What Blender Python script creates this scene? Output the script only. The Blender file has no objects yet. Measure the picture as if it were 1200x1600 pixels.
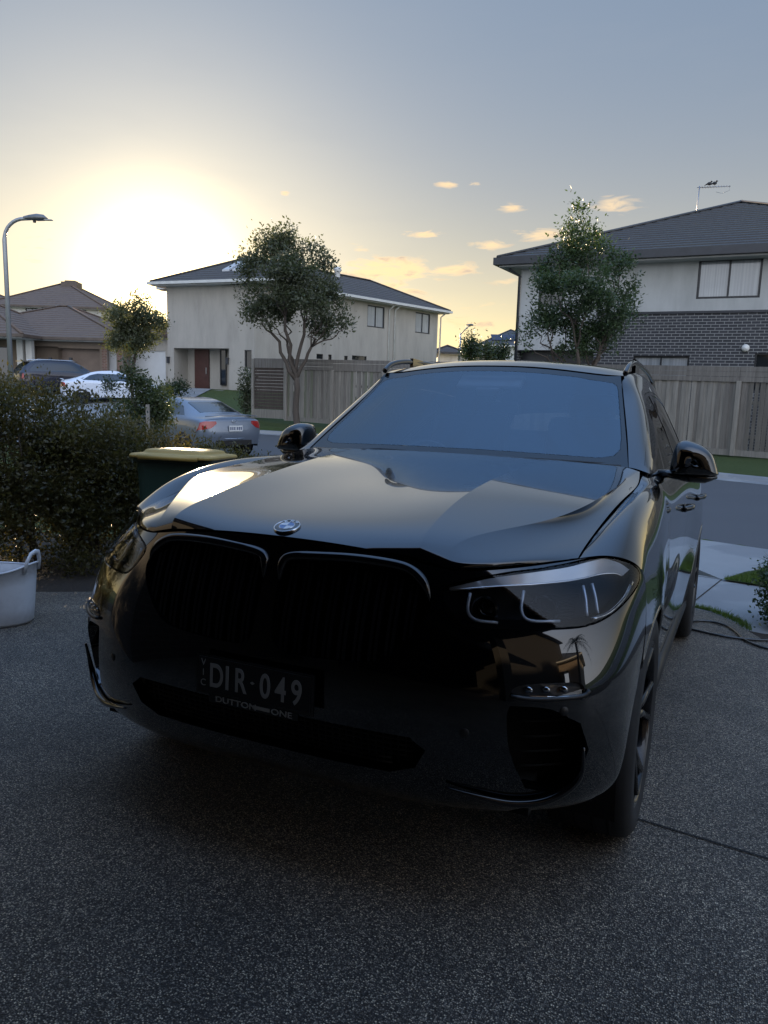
import bpy, bmesh, math, random
import numpy as np
from mathutils import Vector, Matrix, geometry
R = math.radians
rng = np.random.default_rng(7); random.seed(7)
S = bpy.context.scene; C = S.collection
# ---------------------------------------------------------------- camera (world: x right, y away from the camera, z up; street level z=0)
FPX = 1203.9                                  # focal length in pixels of the 1200x1600 photograph
CAMZ = 1.8
PITCH, ROLL = R(9.2), .028
_f0 = Vector((0, 1, 0)); _r0 = Vector((1, 0, 0)); _u0 = Vector((0, 0, 1))
_f = _f0*math.cos(PITCH) - _u0*math.sin(PITCH); _u = _u0*math.cos(PITCH) + _f0*math.sin(PITCH)
_r = _r0*math.cos(ROLL) + _u*math.sin(ROLL); _u = _u*math.cos(ROLL) - _r0*math.sin(ROLL)
cam = bpy.data.cameras.new('camera'); co = bpy.data.objects.new('camera', cam); C.objects.link(co)
co.matrix_world = Matrix(((_r.x, _u.x, -_f.x, 0), (_r.y, _u.y, -_f.y, 0), (_r.z, _u.z, -_f.z, CAMZ), (0, 0, 0, 1)))
cam.sensor_fit = 'VERTICAL'; cam.sensor_height = 36; cam.lens = 36*FPX/1600
cam.clip_start = .05; cam.clip_end = 3000
S.camera = co
def ray(px, py):
    return _r*((px-600)/FPX) + _u*(-(py-800)/FPX) + _f
def atz(px, py, z):
    """ground position seen at that spot of the photograph, on the level z"""
    d = ray(px, py); t = (z-CAMZ)/d.z; return Vector((d.x*t, d.y*t, z))
def atd(px, py, Y):
    d = ray(px, py); t = Y/d.y; return Vector((d.x*t, Y, CAMZ+d.z*t))
# ---------------------------------------------------------------- sky and sun
SUN_AZ, SUN_EL = R(-15.98), R(6.6)
SUNV = Vector((math.sin(SUN_AZ)*math.cos(SUN_EL), math.cos(SUN_AZ)*math.cos(SUN_EL), math.sin(SUN_EL)))
S.view_settings.view_transform = 'Standard'; S.view_settings.look = 'None'
S.view_settings.exposure = 1.45; S.view_settings.gamma = 1
S.view_settings.use_curve_mapping = False
W = bpy.data.worlds.new('World'); S.world = W; W.use_nodes = True
def sky():
    nt = W.node_tree; n = nt.nodes; L = nt.links; n.clear()
    def N(t, **k):
        x = n.new(t)
        for a, b in k.items(): setattr(x, a, b)
        return x
    def M(op, a, b=None, c=None, clamp=False):
        x = N('ShaderNodeMath', operation=op); x.use_clamp = clamp
        for i, v in enumerate((a, b, c)):
            if v is None: continue
            if hasattr(v, 'type'): L.new(v, x.inputs[i])
            else: x.inputs[i].default_value = v
        return x.outputs[0]
    def VM(op, a, b=None):
        x = N('ShaderNodeVectorMath', operation=op)
        for i, v in enumerate((a, b)):
            if v is None: continue
            if hasattr(v, 'type'): L.new(v, x.inputs[i])
            else: x.inputs[i].default_value = v
        return x
    def MIX(f, a, b, mode='MIX'):
        x = N('ShaderNodeMix', data_type='RGBA', blend_type=mode)
        for i, v in ((0, f), (6, a), (7, b)):
            if hasattr(v, 'type'): L.new(v, x.inputs[i])
            else: x.inputs[i].default_value = v if i == 0 else (*v, 1)
        return x.outputs[2]
    out = N('ShaderNodeOutputWorld'); bg = N('ShaderNodeBackground')
    st = N('ShaderNodeTexSky', sky_type='NISHITA'); st.sun_disc = False
    st.sun_elevation = SUN_EL; st.sun_rotation = SUN_AZ
    st.air_density = 1.0; st.dust_density = .6; st.ozone_density = 2.0; st.altitude = 50
    tc = N('ShaderNodeTexCoord'); d = VM('NORMALIZE', tc.outputs['Generated']).outputs[0]
    sp = N('ShaderNodeSeparateXYZ'); L.new(d, sp.inputs[0])
    dot = VM('DOT_PRODUCT', d, tuple(SUNV)).outputs['Value']
    dp = M('MAXIMUM', dot, 0.0)
    # scattering of the low sun in the moist evening air
    g1 = M('POWER', dp, 400.); g2 = M('POWER', dp, 38.); g3 = M('POWER', dp, 7.)
    col = st.outputs[0]
    SK = dict(g1=(22., 16., 7.), g2=(2.35, 1.95, 1.15), g3=(.30, .28, .22))
    base = MIX(1.0, col, (.09, .085, .085), 'MULTIPLY')
    base = MIX(1.0, base, (.93, 1.30, 1.90), 'ADD')
    # warm band of light along the horizon, strongest under the sun
    hz = M('EXPONENT', M('MULTIPLY', M('ABSOLUTE', sp.outputs[2]), -9.0)); hz = M('MULTIPLY', hz, M('POWER', M('MULTIPLY', M('ADD', dot, 1.0), .5), 1.6))
    hc = VM('SCALE', (7.2, 4.8, .25)); L.new(hz, hc.inputs['Scale']); base = MIX(1.0, base, hc.outputs[0], 'ADD')
    # the open dome overhead and the clear sky opposite the sun are brighter blue than the hazy part over the roofs
    up = M('MAXIMUM', M('MULTIPLY', M('SUBTRACT', sp.outputs[2], .43), 2.0), 0.0); up = M('MINIMUM', up, 1.0)
    uc = VM('SCALE', (1.2, 2.4, 4.9)); L.new(up, uc.inputs['Scale']); base = MIX(1.0, base, uc.outputs[0], 'ADD')
    bk = M('MINIMUM', M('MAXIMUM', M('MULTIPLY', M('ADD', dot, .12), -1.4), 0.0), 1.0)
    bc = VM('SCALE', (7.2, 7.3, 7.7)); L.new(bk, bc.inputs['Scale']); base = MIX(1.0, base, bc.outputs[0], 'ADD')
    for g, k in ((g1, 'g1'), (g2, 'g2'), (g3, 'g3')):
        cc = VM('SCALE', SK[k]); L.new(g, cc.inputs['Scale'])
        base = MIX(1.0, base, cc.outputs[0], 'ADD')
    # thin clouds low over the roofs: azimuth / elevation map in degrees
    az = M('MULTIPLY', M('ARCTAN2', sp.outputs[0], sp.outputs[1]), 57.2958)
    el = M('MULTIPLY', M('ARCSINE', sp.outputs[2]), 57.2958)
    cv = N('ShaderNodeCombineXYZ'); L.new(M('MULTIPLY', az, .30), cv.inputs[0]); L.new(M('MULTIPLY', el, 1.15), cv.inputs[1])
    no = N('ShaderNodeTexNoise'); no.inputs['Scale'].default_value = 1.5; no.inputs['Detail'].default_value = 9; no.inputs['Roughness'].default_value = .58; no.inputs['Distortion'].default_value = .6
    L.new(cv.outputs[0], no.inputs['Vector'])
    tot = None
    for (a, e, sa, se, amp) in CLOUDS:
        q = M('ADD', M('POWER', M('ABSOLUTE', M('DIVIDE', M('SUBTRACT', az, a), sa)), 2.), M('POWER', M('ABSOLUTE', M('DIVIDE', M('SUBTRACT', el, e), se)), 2.))
        b = M('MULTIPLY', M('EXPONENT', M('MULTIPLY', q, -1.)), amp)
        tot = b if tot is None else M('MAXIMUM', tot, b)
    m = M('MULTIPLY', M('SUBTRACT', M('ADD', M('MULTIPLY', no.outputs[0], 1.5), M('MULTIPLY', tot, .60)), 1.04), 3.4, clamp=True)
    m = M('MULTIPLY', m, M('MINIMUM', M('MULTIPLY', tot, 2.5), 1.0))
    # a high even veil far from the sun is slightly brighter than the blue behind it
    no2 = N('ShaderNodeTexNoise'); no2.inputs['Scale'].default_value = .35; no2.inputs['Detail'].default_value = 6
    L.new(cv.outputs[0], no2.inputs['Vector'])
    base = MIX(M('MULTIPLY', M('SUBTRACT', no2.outputs[0], .5), .35, clamp=True), base, (2.0, 2.15, 2.45))
    lit = MIX(M('POWER', dp, 5.), (3.7, 3.3, 2.8), (7.2, 4.9, 2.3))
    shade = MIX(M('MULTIPLY', M('SUBTRACT', no.outputs[0], .55), 5.0, clamp=True), lit, (3.0, 2.4, 2.1))
    base = MIX(M('MULTIPLY', m, .8), base, shade)
    L.new(base, bg.inputs[0]); bg.inputs[1].default_value = SKY_STR; L.new(bg.outputs[0], out.inputs[0])
def _azel(px, py):
    d = ray(px, py).normalized(); return math.degrees(math.atan2(d.x, d.y)), math.degrees(math.asin(d.z))
CLOUDS = []
for px, py, wx, wy, amp in [(615, 422, 95, 20, 1.15), (700, 420, 60, 14, .95), (600, 450, 80, 13, .95), (665, 478, 80, 14, .9), (700, 288, 24, 7, .9), (740, 286, 14, 6, .8),
        (800, 325, 26, 8, .9), (663, 366, 38, 8, .9), (765, 383, 36, 10, .95), (845, 366, 46, 15, 1.0), (960, 320, 42, 18, .95), (730, 505, 70, 11, .85), (445, 302, 10, 6, .7), (640, 512, 60, 10, .6), (560, 388, 18, 9, .8), (790, 440, 34, 7, .7), (770, 478, 40, 7, .75), (60, 395, 70, 22, .45)]:
    a, e = _azel(px, py); a2, e2 = _azel(px+wx, py-wy); CLOUDS.append((a, e, abs(a2-a), max(abs(e2-e), .25), amp))
SKY_STR = .075
sky()
sl = bpy.data.lights.new('sun', 'SUN'); so = bpy.data.objects.new('sun', sl); C.objects.link(so)
sl.energy = 4.0; sl.angle = R(.5); sl.color = (1.0, .74, .45)
so.rotation_euler = (-SUNV).to_track_quat('-Z', 'Y').to_euler()
# ---------------------------------------------------------------- materials
MATS = {}
class NT:
    def __init__(s, m): s.nt = m.node_tree; s.n = s.nt.nodes; s.L = s.nt.links; s.b = s.n['Principled BSDF']
    def N(s, t, **k):
        x = s.n.new(t)
        for a, b in k.items(): setattr(x, a, b)
        return x
    def put(s, sock, v):
        if hasattr(v, 'type') and hasattr(v, 'links'): s.L.new(v, sock)
        elif isinstance(v, tuple) and len(v) == 3 and sock.type == 'RGBA': sock.default_value = (*v, 1)
        else: sock.default_value = v
    def co(s, kind='Object'): return s.N('ShaderNodeTexCoord').outputs[kind]
    def noise(s, vec, scale, detail=4, rough=.55, dist=0, out=0):
        x = s.N('ShaderNodeTexNoise'); s.put(x.inputs['Vector'], vec)
        x.inputs['Scale'].default_value = scale; x.inputs['Detail'].default_value = detail
        x.inputs['Roughness'].default_value = rough; x.inputs['Distortion'].default_value = dist
        return x.outputs[out]
    def ramp(s, f, stops):
        x = s.N('ShaderNodeValToRGB'); s.put(x.inputs[0], f); e = x.color_ramp.elements
        while len(e) < len(stops): e.new(.5)
        for i, (p, c) in enumerate(stops):
            e[i].position = p; e[i].color = (*c, 1) if isinstance(c, tuple) else (c, c, c, 1)
        return x.outputs[0]
    def mix(s, f, a, b, mode='MIX'):
        x = s.N('ShaderNodeMix', data_type='RGBA', blend_type=mode)
        s.put(x.inputs[0], f); s.put(x.inputs[6], a); s.put(x.inputs[7], b); return x.outputs[2]
    def math(s, op, a, b=0., clamp=False):
        x = s.N('ShaderNodeMath', operation=op); x.use_clamp = clamp; s.put(x.inputs[0], a); s.put(x.inputs[1], b); return x.outputs[0]
    def map(s, vec, sc=(1, 1, 1), loc=(0, 0, 0)):
        x = s.N('ShaderNodeMapping'); s.put(x.inputs[0], vec); x.inputs['Scale'].default_value = sc; x.inputs['Location'].default_value = loc; return x.outputs[0]
    def bump(s, h, strength=.3, dist=.01):
        x = s.N('ShaderNodeBump'); s.put(x.inputs['Height'], h); x.inputs['Strength'].default_value = strength; x.inputs['Distance'].default_value = dist
        s.L.new(x.outputs[0], s.b.inputs['Normal']); return x.outputs[0]
    def col(s, v): s.put(s.b.inputs['Base Color'], v)
    def rough(s, v): s.put(s.b.inputs['Roughness'], v)
def mat(name, base=(.5, .5, .5), rough=.5, metal=0., coat=0., spec=.5, var=0., vscale=3., **k):
    if name in MATS: return MATS[name]
    m = bpy.data.materials.new(name); m.use_nodes = True; t = NT(m); b = t.b
    b.inputs['Roughness'].default_value = rough; b.inputs['Metallic'].default_value = metal
    b.inputs['Coat Weight'].default_value = coat; b.inputs['Coat Roughness'].default_value = k.get('cr', .03)
    b.inputs['Specular IOR Level'].default_value = spec
    if var:
        n = t.noise(t.co(), vscale, 6, .6)
        lo = tuple(c*(1-var) for c in base); hi = tuple(min(c*(1+var), 1) for c in base)
        t.col(t.ramp(n, [(.3, lo), (.7, hi)]))
    else: t.col(tuple(base))
    if 'emit' in k:
        b.inputs['Emission Color'].default_value = (*k['emit'], 1); b.inputs['Emission Strength'].default_value = k.get('es', 1)
    MATS[name] = m; return m
def matf(name, f, **k):
    if name in MATS: return MATS[name]
    m = mat(name, **k); f(NT(m)); return m
def thin_glass(name, tint, rough=0.0, f0=1.5, dirt=0., refl=(1, 1, 1)):
    if name in MATS: return MATS[name]
    m = bpy.data.materials.new(name); m.use_nodes = True; t = NT(m); n = t.n; n.remove(t.b); o = n['Material Output']
    tr = t.N('ShaderNodeBsdfTransparent'); tr.inputs[0].default_value = (*tint, 1)
    gl = t.N('ShaderNodeBsdfGlossy'); gl.inputs['Roughness'].default_value = rough; gl.inputs[0].default_value = (*refl, 1)
    fr = t.N('ShaderNodeFresnel'); fr.inputs[0].default_value = f0
    mx = t.N('ShaderNodeMixShader'); t.L.new(fr.outputs[0], mx.inputs[0]); t.L.new(tr.outputs[0], mx.inputs[1]); t.L.new(gl.outputs[0], mx.inputs[2])
    if dirt:
        df = t.N('ShaderNodeBsdfDiffuse'); df.inputs[0].default_value = (.5, .48, .45, 1)
        m2 = t.N('ShaderNodeMixShader'); t.put(m2.inputs[0], t.math('MULTIPLY', t.noise(t.co(), 3.5, 8, .65), dirt))
        t.L.new(mx.outputs[0], m2.inputs[1]); t.L.new(df.outputs[0], m2.inputs[2]); mx = m2
    t.L.new(mx.outputs[0], o.inputs[0]); MATS[name] = m; return m
# ---------------------------------------------------------------- objects
def link(name, me, m, parent=None, loc=None, rot=None):
    o = bpy.data.objects.new(name, me); C.objects.link(o)
    if m is not None:
        for q in (m if isinstance(m, (list, tuple)) else [m]): me.materials.append(q)
    if parent is not None: o.parent = parent
    if loc is not None: o.location = loc
    if rot is not None: o.rotation_euler = rot
    return o
def thing(name, label, cat, loc=(0, 0, 0), rz=0, group=None, parent=None):
    o = bpy.data.objects.new(name, None); C.objects.link(o); o.empty_display_size = .2
    o.location = loc; o.rotation_euler = (0, 0, rz)
    o['label'] = label; o['category'] = cat
    if group: o['group'] = group
    return o
def tag(o, label, cat, group=None):
    o['label'] = label; o['category'] = cat
    if group: o['group'] = group
    return o
def struct(o): o['kind'] = 'structure'; return o
def pydata(name, v, f, smooth=False, normals=None, uv=None):
    me = bpy.data.meshes.new(name); me.from_pydata([tuple(map(float, p)) for p in v], [], [tuple(int(i) for i in q) for q in f])
    if smooth: me.polygons.foreach_set('use_smooth', [True]*len(me.polygons))
    if normals is not None: me.normals_split_custom_set([tuple(map(float, q)) for q in normals])
    if uv is not None:
        l = me.uv_layers.new(name='UVMap'); l.data.foreach_set('uv', np.array(uv, float).ravel())
    me.update(); return me
def fast_mesh(name, V, F, k=4, smooth=False):
    """numpy arrays of verts (n,3) and faces (m,k)"""
    me = bpy.data.meshes.new(name); V = np.asarray(V, np.float32); F = np.asarray(F, np.int32)
    me.vertices.add(len(V)); me.vertices.foreach_set('co', V.ravel())
    me.loops.add(F.size); me.loops.foreach_set('vertex_index', F.ravel())
    me.polygons.add(len(F)); me.polygons.foreach_set('loop_start', np.arange(0, F.size, k, dtype=np.int32)); me.polygons.foreach_set('loop_total', np.full(len(F), k, np.int32))
    if smooth: me.polygons.foreach_set('use_smooth', np.ones(len(F), bool))
    me.update(); me.validate(); return me
class MB:
    """collects shapes, then becomes ONE mesh"""
    def __init__(s): s.v = []; s.f = []; s.uv = []; s.sm = []; s.mi = []; s.m = 0
    def add(s, v, f, uv=None, smooth=False):
        o = len(s.v); s.v += [tuple(p) for p in v]
        for k, q in enumerate(f):
            s.f.append(tuple(i+o for i in q)); s.sm.append(smooth); s.mi.append(s.m)
            s.uv += (uv[k] if uv else [(0, 0)]*len(q))
        return s
    def box(s, c, d, rz=0, rot=None, taper=1.0):
        hx, hy, hz = d[0]/2, d[1]/2, d[2]/2
        v = [Vector((x*hx*(taper if z > 0 else 1), y*hy*(taper if z > 0 else 1), z*hz)) for z in (-1, 1) for y in (-1, 1) for x in (-1, 1)]
        Mx = rot if rot is not None else Matrix.Rotation(rz, 3, 'Z')
        v = [Mx @ p + Vector(c) for p in v]
        return s.add(v, [(0, 2, 3, 1), (4, 5, 7, 6), (0, 1, 5, 4), (2, 6, 7, 3), (0, 4, 6, 2), (1, 3, 7, 5)])
    def quad(s, a, b, c, d, uv=None): return s.add([a, b, c, d], [(0, 1, 2, 3)], uv and [uv])
    def tube(s, pts, r, n=10, closed=False, caps=True, sq=None):
        pts = [Vector(p) for p in pts]; m = len(pts); rr = r if hasattr(r, '__len__') else [r]*m
        V = []; up = None
        for i, p in enumerate(pts):
            a = pts[(i-1) % m] if (i or closed) else p; b = pts[(i+1) % m] if (i < m-1 or closed) else p
            t = (b-a).normalized()
            if up is None: up = Vector((0, 0, 1)) if abs(t.z) < .9 else Vector((1, 0, 0))
            x = t.cross(up); x = x.normalized() if x.length > 1e-6 else Vector((1, 0, 0)); y = x.cross(t).normalized(); up = y
            for k in range(n):
                w = 2*math.pi*k/n; sx, sy = (1, 1) if sq is None else sq
                V.append(p + x*math.cos(w)*rr[i]*sx + y*math.sin(w)*rr[i]*sy)
        F = []
        for i in range(m if closed else m-1):
            for k in range(n):
                a, b = i*n+k, i*n+(k+1) % n; c, d = ((i+1) % m)*n+(k+1) % n, ((i+1) % m)*n+k
                F.append((a, b, c, d))
        if caps and not closed: F += [tuple(range(n))[::-1], tuple((m-1)*n+k for k in range(n))]
        return s.add(V, F, smooth=True)
    def lathe(s, prof, c=(0, 0, 0), n=24, axis='Z', caps=False):
        V = []; F = []
        for (r, h) in prof:
            for k in range(n):
                w = 2*math.pi*k/n; p = (r*math.cos(w), r*math.sin(w), h)
                if axis == 'X': p = (h, p[0], p[1])
                if axis == 'Y': p = (p[0], h, p[1])
                V.append((p[0]+c[0], p[1]+c[1], p[2]+c[2]))
        for i in range(len(prof)-1):
            for k in range(n): F.append((i*n+k, i*n+(k+1) % n, (i+1)*n+(k+1) % n, (i+1)*n+k))
        if caps: F += [tuple(range(n))[::-1], tuple((len(prof)-1)*n+k for k in range(n))]
        return s.add(V, F, smooth=True)
    def prism(s, poly, z0, z1):
        n = len(poly); V = [(x, y, z0) for x, y in poly] + [(x, y, z1) for x, y in poly]
        return s.add(V, [tuple(range(n))[::-1], tuple(range(n, 2*n))] + [(k, (k+1) % n, n+(k+1) % n, n+k) for k in range(n)])
    def ellipsoid(s, c, r, n=14, m=9, noise=0, rot=None):
        V = []; F = []
        for i in range(m+1):
            a = math.pi*i/m
            for k in range(n):
                w = 2*math.pi*k/n; q = 1+noise*(random.random()-.5)
                p = Vector((math.sin(a)*math.cos(w)*r[0]*q, math.sin(a)*math.sin(w)*r[1]*q, math.cos(a)*r[2]*q))
                if rot is not None: p = rot @ p
                V.append(p+Vector(c))
        for i in range(m):
            for k in range(n): F.append((i*n+k, (i+1)*n+k, (i+1)*n+(k+1) % n, i*n+(k+1) % n))
        return s.add(V, F, smooth=True)
    def xf(s, Mx):
        s.v = [tuple(Mx @ Vector(p)) for p in s.v]; return s
    def build(s, name, m, parent=None, loc=None, rot=None, bevel=0):
        me = bpy.data.meshes.new(name); me.from_pydata(s.v, [], s.f)
        me.polygons.foreach_set('use_smooth', s.sm); me.polygons.foreach_set('material_index', s.mi)
        l = me.uv_layers.new(name='UVMap'); l.data.foreach_set('uv', np.array(s.uv, float).ravel())
        me.update(); o = link(name, me, m, parent, loc, rot)
        if any(s.sm) and not all(s.sm):
            pass
        if bevel:
            b = o.modifiers.new('bevel', 'BEVEL'); b.width = bevel; b.segments = 2; b.limit_method = 'ANGLE'; b.angle_limit = R(40)
        return o
def crom(pts, n=8, closed=False):
    P = [np.array(p, float) for p in pts]; m = len(P); out = []
    for i in range(m if closed else m-1):
        a = P[(i-1) % m] if (i or closed) else 2*P[0]-P[1]; b = P[i]; c = P[(i+1) % m]
        d = P[(i+2) % m] if (i < m-2 or closed) else 2*P[-1]-P[-2]
        for k in range(n):
            t = k/n; out.append(.5*((2*b)+(c-a)*t+(2*a-5*b+4*c-d)*t*t+(3*b-3*c+d-a)*t**3))
    if not closed: out.append(P[-1])
    return [tuple(q) for q in out]
def copy_tree(o, parent=None, **kw):
    c = o.copy(); C.objects.link(c)
    if parent is not None: c.parent = parent
    for ch in list(o.children): copy_tree(ch, c)
    for k, v in kw.items(): c[k] = v
    return c
# ---------------------------------------------------------------- frames
SLAB = Matrix(((.9091610, .4159920, .0194141, -.3592288), (-.4164042, .9074326, .0563358, 2.0496334), (.0058183, -.0593025, .9982231, .3837303), (0, 0, 0, 1)))
SLABI = SLAB.inverted()
def ats(px, py, z=0.):
    """point of the sloping driveway (its own frame) seen at that spot"""
    o = SLABI @ Vector((0, 0, CAMZ)); d = SLABI.to_3x3() @ ray(px, py); t = (z-o.z)/d.z; return o+d*t
# ---------------------------------------------------------------- surfaces
def m_aggregate(t):
    c = t.co()
    def vor(scale, out, feat='F1'):
        x = t.N('ShaderNodeTexVoronoi', feature=feat); t.put(x.inputs['Vector'], c); x.inputs['Scale'].default_value = scale; x.inputs['Randomness'].default_value = 1.; return x.outputs[out]
    cell = vor(215, 'Color'); sp = t.N('ShaderNodeSeparateColor'); t.L.new(cell, sp.inputs[0])
    stone = t.ramp(sp.outputs[0], [(.0, (.018, .018, .021)), (.34, (.055, .056, .062)), (.58, (.12, .12, .128)), (.80, (.20, .20, .20)), (.94, (.30, .295, .28)), (1., (.45, .44, .41))])
    dist = vor(215, 'Distance'); mort = t.ramp(dist, [(.30, 1.), (.62, .0)])
    base = t.mix(mort, (.018, .018, .020), stone)
    big = t.noise(c, 1.3, 7, .62); base = t.mix(t.ramp(big, [(.38, .0), (.66, .75)]), base, t.mix(1., base, (.45, .47, .50), 'MULTIPLY'))
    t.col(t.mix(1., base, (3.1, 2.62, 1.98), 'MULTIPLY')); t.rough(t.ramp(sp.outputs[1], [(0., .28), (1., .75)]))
    h = t.math('SUBTRACT', t.math('MULTIPLY', sp.outputs[2], .4), dist); t.bump(h, .9, .006)
def m_concrete(t):
    c = t.co(); n = t.noise(c, 2.2, 8, .62); f = t.noise(c, 60, 4, .6)
    b = t.mix(n, (.24, .245, .25), (.33, .335, .335)); b = t.mix(t.math('MULTIPLY', f, .25), b, (.13, .13, .13))
    w = t.ramp(t.noise(t.map(c, (.55, .9, 1), (3.1, .4, 0)), .9, 5, .55, .6), [(.49, .0), (.515, 1.)])
    b = t.mix(t.math('MULTIPLY', w, .38), b, (.13, .135, .15)); t.col(b); t.rough(t.mix(w, (.85, .85, .85), (.55, .55, .55))); t.bump(f, .2, .003)
def m_asphalt(t):
    c = t.co(); n = t.noise(c, 110, 5, .7); b = t.noise(c, .5, 6, .6)
    t.col(t.mix(b, t.mix(n, (.035, .036, .040), (.12, .122, .128)), t.mix(n, (.055, .056, .060), (.16, .162, .168)))); t.bump(n, .5, .006)
def m_lawn(t):
    c = t.co(); n = t.noise(c, 1.1, 6, .6); f = t.noise(t.map(c, (1, 1, .2)), 45, 4, .7)
    t.col(t.mix(f, t.mix(n, (.034, .052, .016), (.055, .080, .026)), t.mix(n, (.070, .098, .030), (.105, .125, .045)))); t.bump(f, .9, .04)
def m_soil(t):
    c = t.co(); t.col(t.mix(t.noise(c, 25, 6, .7), (.012, .009, .007), (.05, .036, .025))); t.bump(t.noise(c, 40, 5), .8, .02)
AGG = matf('exposed_aggregate', m_aggregate, rough=.6); CONC = matf('concrete', m_concrete, rough=.8); ASPH = matf('asphalt', m_asphalt, rough=.82, spec=.3)
LAWN = matf('lawn', m_lawn, rough=.9, spec=.2); SOIL = matf('soil', m_soil, rough=.95)
BARK = matf('bark', lambda t: (t.col(t.mix(t.noise(t.map(t.co(), (6, 6, 1)), 3, 6, .7), (.045, .035, .028), (.13, .105, .085))), t.bump(t.noise(t.map(t.co(), (8, 8, 1)), 4, 5), .6, .02)), rough=.9)
# ---------------------------------------------------------------- terrain: street flat at 0, far side rises gently to the houses
FARP, FARN = np.array((7.6, 16.4)), np.array((.707, .707))      # far kerb line
NEARA = np.array((4.30, 9.30)); NEARD = np.array((-.751, .660)); NEARN = np.array((.660, .751))
KN = (-4.2, 28.2); LN2 = (.10, .995)                            # there the far kerb swings round to the left
def sfar(x, y):
    return max((x-FARP[0])*FARN[0]+(y-FARP[1])*FARN[1], (x-KN[0])*LN2[0]+(y-KN[1])*LN2[1])
def hfar(x, y):
    s = sfar(x, y)
    if s > .42:
        a = min(1, max(0, (1.0-x)/7)); k = .022+.088*a          # steeper towards the left
        return .11+min(s*k, 1.32)
    return None
def hnear(x, y):
    return (x-NEARA[0])*NEARN[0]+(y-NEARA[1])*NEARN[1]          # <0 on our side
def ground_z(x, y):
    h = hfar(x, y)
    if h is not None: return h
    if hnear(x, y) < -.05: return .05
    return -.04
def build_ground():
    xs = np.concatenate([np.linspace(-900, -60, 12), np.arange(-56, -26, 2.), np.arange(-26, 24, .3), np.arange(24, 60, 2.), np.linspace(64, 900, 12)]); ys = np.concatenate([np.linspace(-300, -14, 8), np.arange(-12, 4, 2.), np.arange(4, 48, .3), np.arange(48, 90, 2.), np.linspace(96, 1500, 16)])
    V = [(x, y, ground_z(x, y)) for y in ys for x in xs]; n = len(xs)
    F = [(j*n+i, j*n+i+1, (j+1)*n+i+1, (j+1)*n+i) for j in range(len(ys)-1) for i in range(n-1)]
    struct(link('ground', pydata('ground', V, F, True), LAWN))
    # road: between the two kerb lines
    na = NEARA-NEARD*40; nb = NEARA+NEARD*60; fd = np.array((-.707, .707)); fa = FARP-fd*40; fb = FARP+fd*60
    def rnd_corner():
        k = np.array(KN); d1 = np.array((.707, -.707)); d2 = np.array((-.995, .10)); p, q_ = k+d1*3, k+d2*3
        return [tuple((1-t)**2*p+2*t*(1-t)*k+t*t*q_) for t in np.linspace(0, 1, 9)]
    cn = rnd_corner(); fp = [tuple(FARP-fd*40)]+[tuple(FARP+fd*s_) for s_ in np.arange(-38, 13, 2.)]+cn+[(KN[0]-.995*s_, KN[1]+.1*s_) for s_ in np.arange(4, 60, 3.)]
    m = MB()
    nr = [tuple(NEARA+NEARD*s_) for s_ in np.linspace(-40, 70, len(fp))]
    for i in range(len(fp)-1): m.quad((*nr[i], 0.), (*nr[i+1], 0.), (*fp[i+1], 0.), (*fp[i], 0.))
    struct(m.build('road', ASPH))
    # kerbs: mountable profile swept along the line
    prof = [(0., .004), (.28, .018), (.36, .105), (.48, .125), (.50, -.05)]
    for nm in ('kerb', 'far_kerb'):
        m = MB(); P_ = []
        if nm == 'kerb': L = [(NEARA+NEARD*s_, -NEARN, s_) for s_ in np.arange(-40, 60, 1.2)]
        else:
            F_ = [np.array(p) for p in fp]; L = []
            for i, p in enumerate(F_):
                d_ = F_[min(i+1, len(F_)-1)]-F_[max(i-1, 0)]; d_ = d_/np.linalg.norm(d_); L.append((p, np.array((d_[1], -d_[0]))*(1 if d_[1]*.707-d_[0]*.707 > 0 else -1), 0))
        for q, Nn, s_ in L:
            low = 1-.72*math.exp(-((s_-2.2)/3.0)**8) if nm == 'kerb' else 1     # dropped kerb at our crossover
            P_.append([(q[0]+Nn[0]*o, q[1]+Nn[1]*o, (z*low if z > 0 else z)) for o, z in prof])
        V = [p for r_ in P_ for p in r_]; k = len(prof)
        m.add(V, [(i*k+j, i*k+j+1, (i+1)*k+j+1, (i+1)*k+j) for i in range(len(P_)-1) for j in range(k-1)], smooth=False)
        struct(m.build('kerb', CONC))
    # concrete drive of the houses opposite
    X = np.arange(-20, -9.2, .6); Y = np.arange(29.4, 42.4, .6)
    V = [(x, y, max(ground_z(x, y), .1)+.035) for y in Y for x in X]; n = len(X)
    struct(link('opposite_drive', pydata('opposite_drive', V, [(j*n+i, j*n+i+1, (j+1)*n+i+1, (j+1)*n+i) for j in range(len(Y)-1) for i in range(n-1)], True), CONC))
    # crossover and footpath in front of the driveway
    def sheet(name, pts, z, m_, th=.0):
        m = MB(); 
        if th: m.prism([(p[0], p[1]) for p in pts], z-th, z)
        else: m.add([(p[0], p[1], z) for p in pts], [tuple(range(len(pts)))])
        return struct(m.build(name, m_))
    q = lambda s_, o: tuple(NEARA+NEARD*s_-NEARN*o)
    sheet('crossover', [q(-.9, .46), q(6.5, .46), q(5.6, 1.6), q(5.6, 2.15), q(-.35, 2.15), (atz(1128, 905, .1).x, atz(1128, 905, .1).y)], .098, CONC, .08)
    g0 = atz(1128, 905, .1); g1 = atz(1210, 919, .1); d = (g1-g0).normalized()
    a0 = g0-d*.02; far = [(a0.x-d.x*12, a0.y-d.y*12), (g1.x+d.x*14, g1.y+d.y*14)]
    n_ = Vector((d.y, -d.x, 0)); w = 1.55
    m = MB(); m.prism([far[1], far[0], (far[0][0]+n_.x*w, far[0][1]+n_.y*w), (far[1][0]+n_.x*w, far[1][1]+n_.y*w)], .02, .102); struct(m.build('footpath', CONC))
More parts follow.
